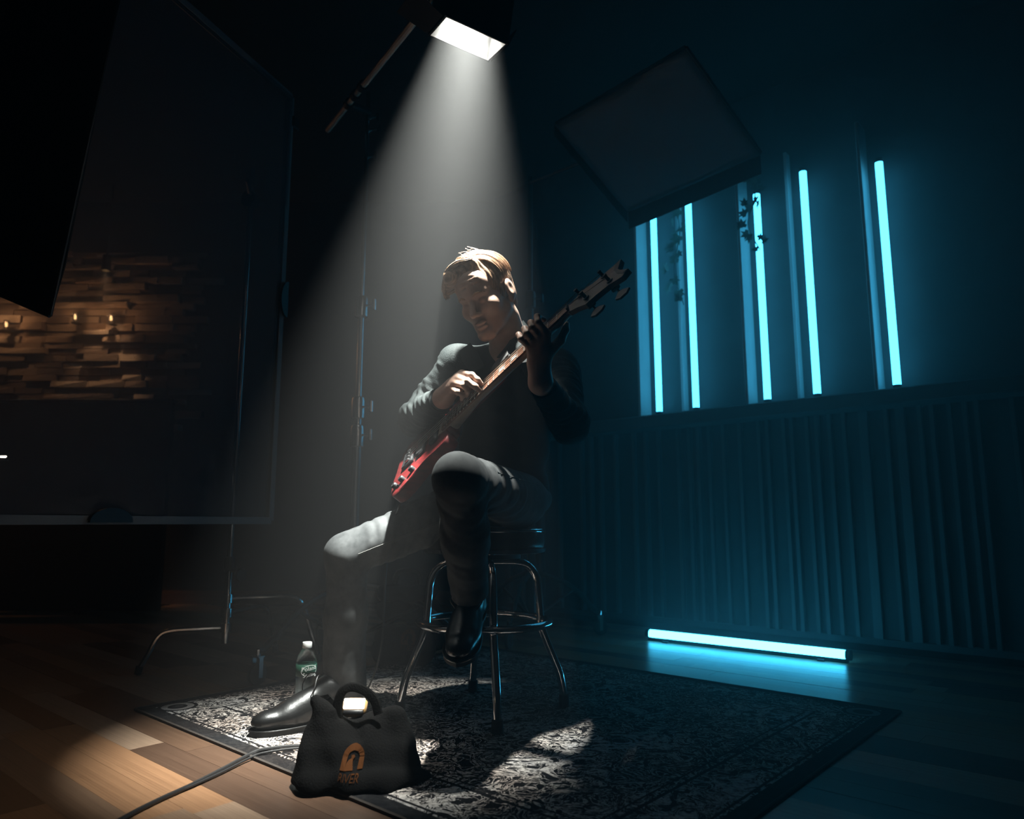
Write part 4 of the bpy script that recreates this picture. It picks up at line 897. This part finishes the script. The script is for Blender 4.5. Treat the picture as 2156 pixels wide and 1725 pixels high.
for i in range(950):
    y0 = random.uniform(-.10, .046); th0 = -.42+random.uniform(-.06, .06); right = random.random() < .68
    ex0 = random.uniform(.0, .006); pth = []
    ln = random.uniform(.75, 1.0)
    for k in range(9):
        t = k/8*ln
        if right:
            fr_ = max(0, min(1, (y0-.0)/.06)); th = th0+t*(2.15-.25*fr_); lift = (.010+.008*random.random())*math.sin(pi*min(1, t*1.15))*(.4+.5*fr_)
            y = y0+(.012*math.sin(pi*min(1, t*.8)))*fr_-.028*t*(1-fr_)
        else:
            th = th0-t*1.12; lift = .004*math.sin(pi*t); y = min(y0, .055)-.045*t
        y = min(y, .088)
        pth.append(hpt(th, y, ex0+lift))
    r_ = random.uniform(.0006, .0014); mb.tube(pth, [r_*(.7+.6*math.sin(pi*k/8))*(1 if k < 8 else .25) for k in range(9)], 5)
for i in range(170):     # fringe combed across to his right
    j1, j2, j3 = [random.uniform(-.011, .011) for _ in range(3)]; up_ = random.uniform(.0, .010)
    pth = bez([hp(-.036+j1*.4, .048+j2, .122+up_*.4), hp(.004, .071+j2, .124+up_+j3*.3), hp(.046, .083+j2, .106+up_+j3*.6), hp(.083+j1*.3, .070+j2, .078+j3), hp(.100+j1*.4, .056+j2*1.2, .056+j3*1.4)], 4)
    r_ = random.uniform(.0007, .0015); n_ = len(pth); mb.tube(pth, [r_*(.8+.5*math.sin(pi*k/(n_-1)))*(1 if k < n_-1 else .2) for k in range(n_)], 5)
for i in range(26):      # stray ends on the crown
    y0 = random.uniform(-.08, .07); th = random.uniform(-.6, 1.4); p0 = hpt(th, y0, .003); p1 = hpt(th+random.uniform(.1, .3), y0+random.uniform(-.01, .02), random.uniform(.012, .02)); p2 = hpt(th+random.uniform(.25, .5), y0+random.uniform(-.02, .03), random.uniform(.014, .03))
    mb.tube(bez([p0, p1, p2], 4), .0006, 4)
mb.build('hair_strands', MAT['hair'], person, 80)
for s in (-1, 1):
    MB().tube([hp(s*.014, .096, .019), hp(s*.028, .095, .025), hp(s*.044, .082, .023), hp(s*.050, .076, .018)], [.003*HS, .0038*HS, .003*HS, .0012], 6).build('eyebrow', MAT['hair'], person)

# clothes
def fold(X, a, b, R, amp, wl, ax, skew, ph=0.0, e0=0.0, e1=1.0):
    ab = b-a; L = np.linalg.norm(ab); u = ab/L; q = X-a; t = q@u; rad = np.linalg.norm(q-t[:, None]*u, axis=1)
    wgt = np.clip((R*1.9-rad)/(R*.6), 0, 1)*np.clip((t/L-e0)/.12, 0, 1)*np.clip((e1-t/L)/.12, 0, 1)
    x = 2*pi*(t+skew*(q@ax))/wl+ph+1.2*np.sin(31*(q@ax)+ph)
    mod = .5+.5*np.sin(19*t/L*3.1+4.3*(q@ax)*9+ph*2)*np.sin(13*(X[:, 0]+X[:, 2])*1.7+ph)
    return -amp*wgt*mod*(np.abs(np.sin(x*.5))**2*2-1)
sideR = V3((.3, -.9, .3)); sideL = V3((-.3, -.9, .3))
def shirtdisp(X):
    d = .0025*np.sin(33*X[:, 0]+7)*np.sin(27*X[:, 2]+11*X[:, 1])
    d += fold(X, shR, elR, .065, .0055, .052, V3((.6, -.7, .4)), .9, .4) + fold(X, elR, wrR, .055, .0055, .040, V3((.2, .1, 1)), .8, 1.0)
    d += fold(X, shL, elL, .065, .0055, .060, V3((-.6, -.7, .4)), .9, 2.0) + fold(X, elL, wrL, .055, .0050, .045, V3((.5, -.5, .5)), .8, .2)
    m = np.clip((1.08-X[:, 2])/.1, 0, 1)*np.clip((X[:, 2]-.68)/.06, 0, 1); d += -.005*m*(np.abs(np.sin(40*X[:, 2]+14*X[:, 0]+1.5*np.sin(20*X[:, 0])))**1.6)
    return d
cuR = wrR+(elR-wrR)*.16; cuL = wrL+(elL-wrL)*.20
sh = [ell(che, (.172, .118, .165), tx, .05), ell(wai, (.150, .118, .155), tx, .06), ell(pel+[0, .005, .02], (.162, .125, .085), tx, .05), cap(shR+[.01, .01, .005], shL+[-.01, .01, .005], .062, .062, .06),
      cap(shR, elR, .062, .052, .035), cap(elR, cuR, .052, .037, .03), cap(shL, elL, .062, .055, .035), cap(elL, cuL, .055, .037, .03), cap(che+[0, .02, .06], nck+[.0, .025, -.01], .10, .062, .05)]
sh += [cap(nck+[-.035, -.085, -.10], nck+[-.02, -.07, .03], .016, .045, .015, 'sub')]
shirt = blob('shirt', sh, .0042, MAT['shirt'], person, shirtdisp)
for w_, e_, r0 in ((wrR, elR, .040), (wrL, elL, .040)):
    u_ = (e_-w_)/np.linalg.norm(e_-w_); a_ = w_+u_*.022; b_ = w_+u_*.075
    fr_ = Vector(u_); x_ = fr_.orthogonal().normalized(); y_ = fr_.cross(x_)
    L_ = np.linalg.norm(b_-a_)
    MB().lathe([(r0-.006, .002), (r0-.001, 0), (r0, .004), (r0+.002, L_), (r0-.008, L_+.004)], Vector(a_), 22, (x_, y_, fr_)).build('cuff', MAT['shirt'], shirt, 60)
# collar: a stand round the neck with two turned points, open in front
nd = (HO-Vector(nck)).normalized(); nx = Vector((1, 0, 0)); nx = (nx-nd*nx.dot(nd)).normalized(); ny = nd.cross(nx)
mb = MB(); Pc = []; seg = 30; nc = Vector(nck)+Vector((0, .012, -.004))
for i in range(seg+1):
    a = -pi/2+.42+(2*pi-.84)*i/seg; fr_ = abs(i/seg-.5)*2; rad = .071+.006*fr_
    e_ = nx*math.cos(a)+ny*math.sin(a)
    base = nc+e_*rad-nd*.02; top = nc+e_*(rad+.004)+nd*(.034-.018*fr_**2); fall = nc+e_*(rad+.022+.016*fr_)+nd*(-.012-.026*fr_**3)
    Pc += [base, top-e_*.003, top+e_*.004, fall+nd*.003, fall-e_*.004, top-nd*.006+e_*.001]
for i in range(seg):
    for k in range(6): mb.f.append((i*6+k, i*6+(k+1) % 6, i*6+6+(k+1) % 6, i*6+6+k))
mb.v = [tuple(p) for p in Pc]; mb.f += [tuple(range(6)), tuple(seg*6+k for k in range(5, -1, -1))]
mb.build('collar', MAT['shirt'], shirt, 50)
def wing(pts_, thick, bulge):
    c_ = sum((Vector(p) for p in pts_), Vector())/len(pts_); n_ = len(pts_); t_ = Vector(thick)
    MB().add([Vector(p) for p in pts_]+[c_+Vector(bulge)]+[Vector(p)+t_ for p in pts_]+[c_+Vector(bulge)+t_], [(i, (i+1) % n_, n_) for i in range(n_)]+[(n_+1+(i+1) % n_, n_+1+i, 2*n_+1) for i in range(n_)]+[(i, n_+1+i, n_+1+(i+1) % n_, (i+1) % n_) for i in range(n_)]).build('collar_wing', MAT['shirt'], shirt, 60)
wing([pt(1046, 752, 2.17), pt(1066, 728, 2.21), pt(1084, 700, 2.25), pt(1101, 674, 2.31), pt(1124, 702, 2.28), pt(1120, 722, 2.21), pt(1088, 752, 2.16)], (.0, .003, -.002), (.0, -.014, .004))
wing([pt(1020, 770, 2.17), pt(1006, 742, 2.20), pt(990, 722, 2.26), pt(968, 738, 2.25), pt(972, 760, 2.20), pt(992, 784, 2.16)], (.0, .003, -.002), (.0, -.014, .004))
for zz in (.80, .88, .955):
    X = np.array([[-.055, yy, zz] for yy in np.linspace(2.2, 2.45, 200)]); k_ = int(np.argmax(sdf(sh, X, shirtdisp) < 0)); MB().lathe([(.0, 0), (.0055, .0), (.0055, .002), (0, .0022)], Vector(X[k_]), 12, (Vector((1, 0, 0)), Z, Vector((0, -1, 0)))).build('button', MAT['blackmetal'], shirt)
def jeandisp(X):
    d = .0022*np.sin(29*X[:, 0]+3)*np.sin(25*X[:, 2]+17*X[:, 1])
    d += fold(X, hipR, kneeR, .10, .0030, .040, V3((-.3, -.4, .9)), .55, .3, .15, .95) + fold(X, kneeR, ankR, .075, .0012, .095, V3((.7, -.5, .2)), .6, 1.1, -.05, .9)
    d += fold(X, hipL, kneeL, .10, .0040, .060, V3((.8, .0, .4)), .6, 1.7, .2, 1.05) + fold(X, kneeL, ankL, .075, .0025, .070, V3((-.6, .3, .3)), .6, .4, 0, .95)
    return d
def trouser(h, k_, a, r): return [cap(h, k_, .093, .064, .05), cap(k_, k_+(a-k_)*.45, .062, .062, .03), cap(k_+(a-k_)*.45, k_+(a-k_)*.98, .062, r, .03)]
jp = [ell(pel+[0, .01, -.015], (.172, .132, .082), tx, .05)] + trouser(hipR, kneeR, ankR, .068) + trouser(hipL, kneeL, ankL, .052)
uR = (ankR-kneeR)/np.linalg.norm(ankR-kneeR); uL = (ankL-kneeL)/np.linalg.norm(ankL-kneeL)
def orient(u):
    u = Vector(u); x_ = u.orthogonal().normalized(); return np.array([x_, u.cross(x_), u]).T
jp += [rbox(ankR+uR*.095+uR*.026, (.12, .12, .10), 0, orient(uR), .004, 'sub'), rbox(ankL+uL*.095-uL*.022, (.10, .10, .10), 0, orient(uL), .004, 'sub')]
jeans = blob('jeans', jp, .0042, MAT['denim'], person, jeandisp)
def surf(p, dirv, prims_, disp):
    p = V3(p); dv = V3(dirv)/np.linalg.norm(dirv); X = p+dv*np.linspace(-.02, .16, 160)[:, None]; d = sdf(prims_, X, disp); return Vector(X[int(np.argmax(d > .0003))])
# inseam stitching along the lit thigh
for o_ in (0, .009):
    pth = [surf(hipR+(kneeR-hipR)*t, (.25, -.93, -.18+o_*6), jp, jeandisp) for t in np.linspace(.34, .93, 22)]
    MB().tube(pth, .0013, 5).build('seam', MAT['stitch'], jeans)
pth = [surf(hipL+(kneeL-hipL)*t, (.95, -.2, .55), jp, jeandisp) for t in np.linspace(.05, .75, 20)]
MB().tube(pth, .0012, 5).build('seam', MAT['stitch'], jeans)

def boot(heel, f, up, ank, label, kx=1.0):
    f = Vector(f).normalized(); up = Vector(up); up = (up-f*up.dot(f)).normalized(); s = f.cross(up); heel = Vector(heel)
    def q(x, y, z): return heel+f*(x*kx)+s*y+up*z
    Mx = np.array([f, s, up]).T
    pr_ = [cap(q(.035, 0, .045), q(.15, 0, .045), .036, .040, .02), ell(q(.205, 0, .036), (.072, .046, .033), Mx, .03), ell(q(.262, 0, .034), (.038, .034, .026), Mx, .02), cap(q(.19, 0, .048), q(.080, 0, .100), .036, .036, .03),
           cap(q(.075, 0, .10), Vector(ank)+up*.035, .036, .040, .03), cap(q(.03, 0, .05), q(.045, 0, .10), .036, .038, .02), rbox(q(.15, 0, -.088), (.3, .2, .10), 0, Mx, .004, 'sub')]
    b = blob('boot', pr_, .0036, MAT['leather'], person); b['label'] = label
    prof = bez([q(x, y, 0) for x, y in ((-.006, 0), (.0, -.028), (.03, -.037), (.10, -.034), (.17, -.046), (.225, -.049), (.275, -.036), (.302, 0), (.275, .036), (.225, .049), (.17, .046), (.10, .034), (.03, .037), (.0, .028), (-.006, 0))], 3)[:-1]
    mb = MB(); mb.prism(prof, up*.013); mb.build('sole', MAT['rubber'], b)
    MB().tube([p+up*.0145+(p-q(.14, 0, 0)).normalized()*.001 for p in prof], .0028, 6, closed=True).build('welt', MAT['leather'], b)
    for k in range(4):
        c = q(.165-.022*k, 0, .088+.014*k); MB().tube(bez([c-s*.022-up*.012, c-s*.012+up*.002, c+s*.012+up*.002, c+s*.022-up*.012], 4), .002, 6).build('lace', MAT['cable'], b)
    c = q(.10, 0, .145)
    for sg in (-1, 1): MB().tube(bez([c, c+f*.03+s*sg*.03+up*.0, c+f*.045+s*sg*.045-up*.03, c+f*.05+s*sg*.03-up*.055], 5), .0018, 6).build('lace', MAT['cable'], b)
    return b
boot((-.487, 2.362, RUGZ), (-.80, -.60, 0), (0, 0, 1), ankR, 'black leather shoe flat on the rug', 1.06)
boot((-.112, 2.268, .331), (-.03, -.25, -.088), (0, -.34, .94), ankL, 'black leather shoe resting on the foot ring')
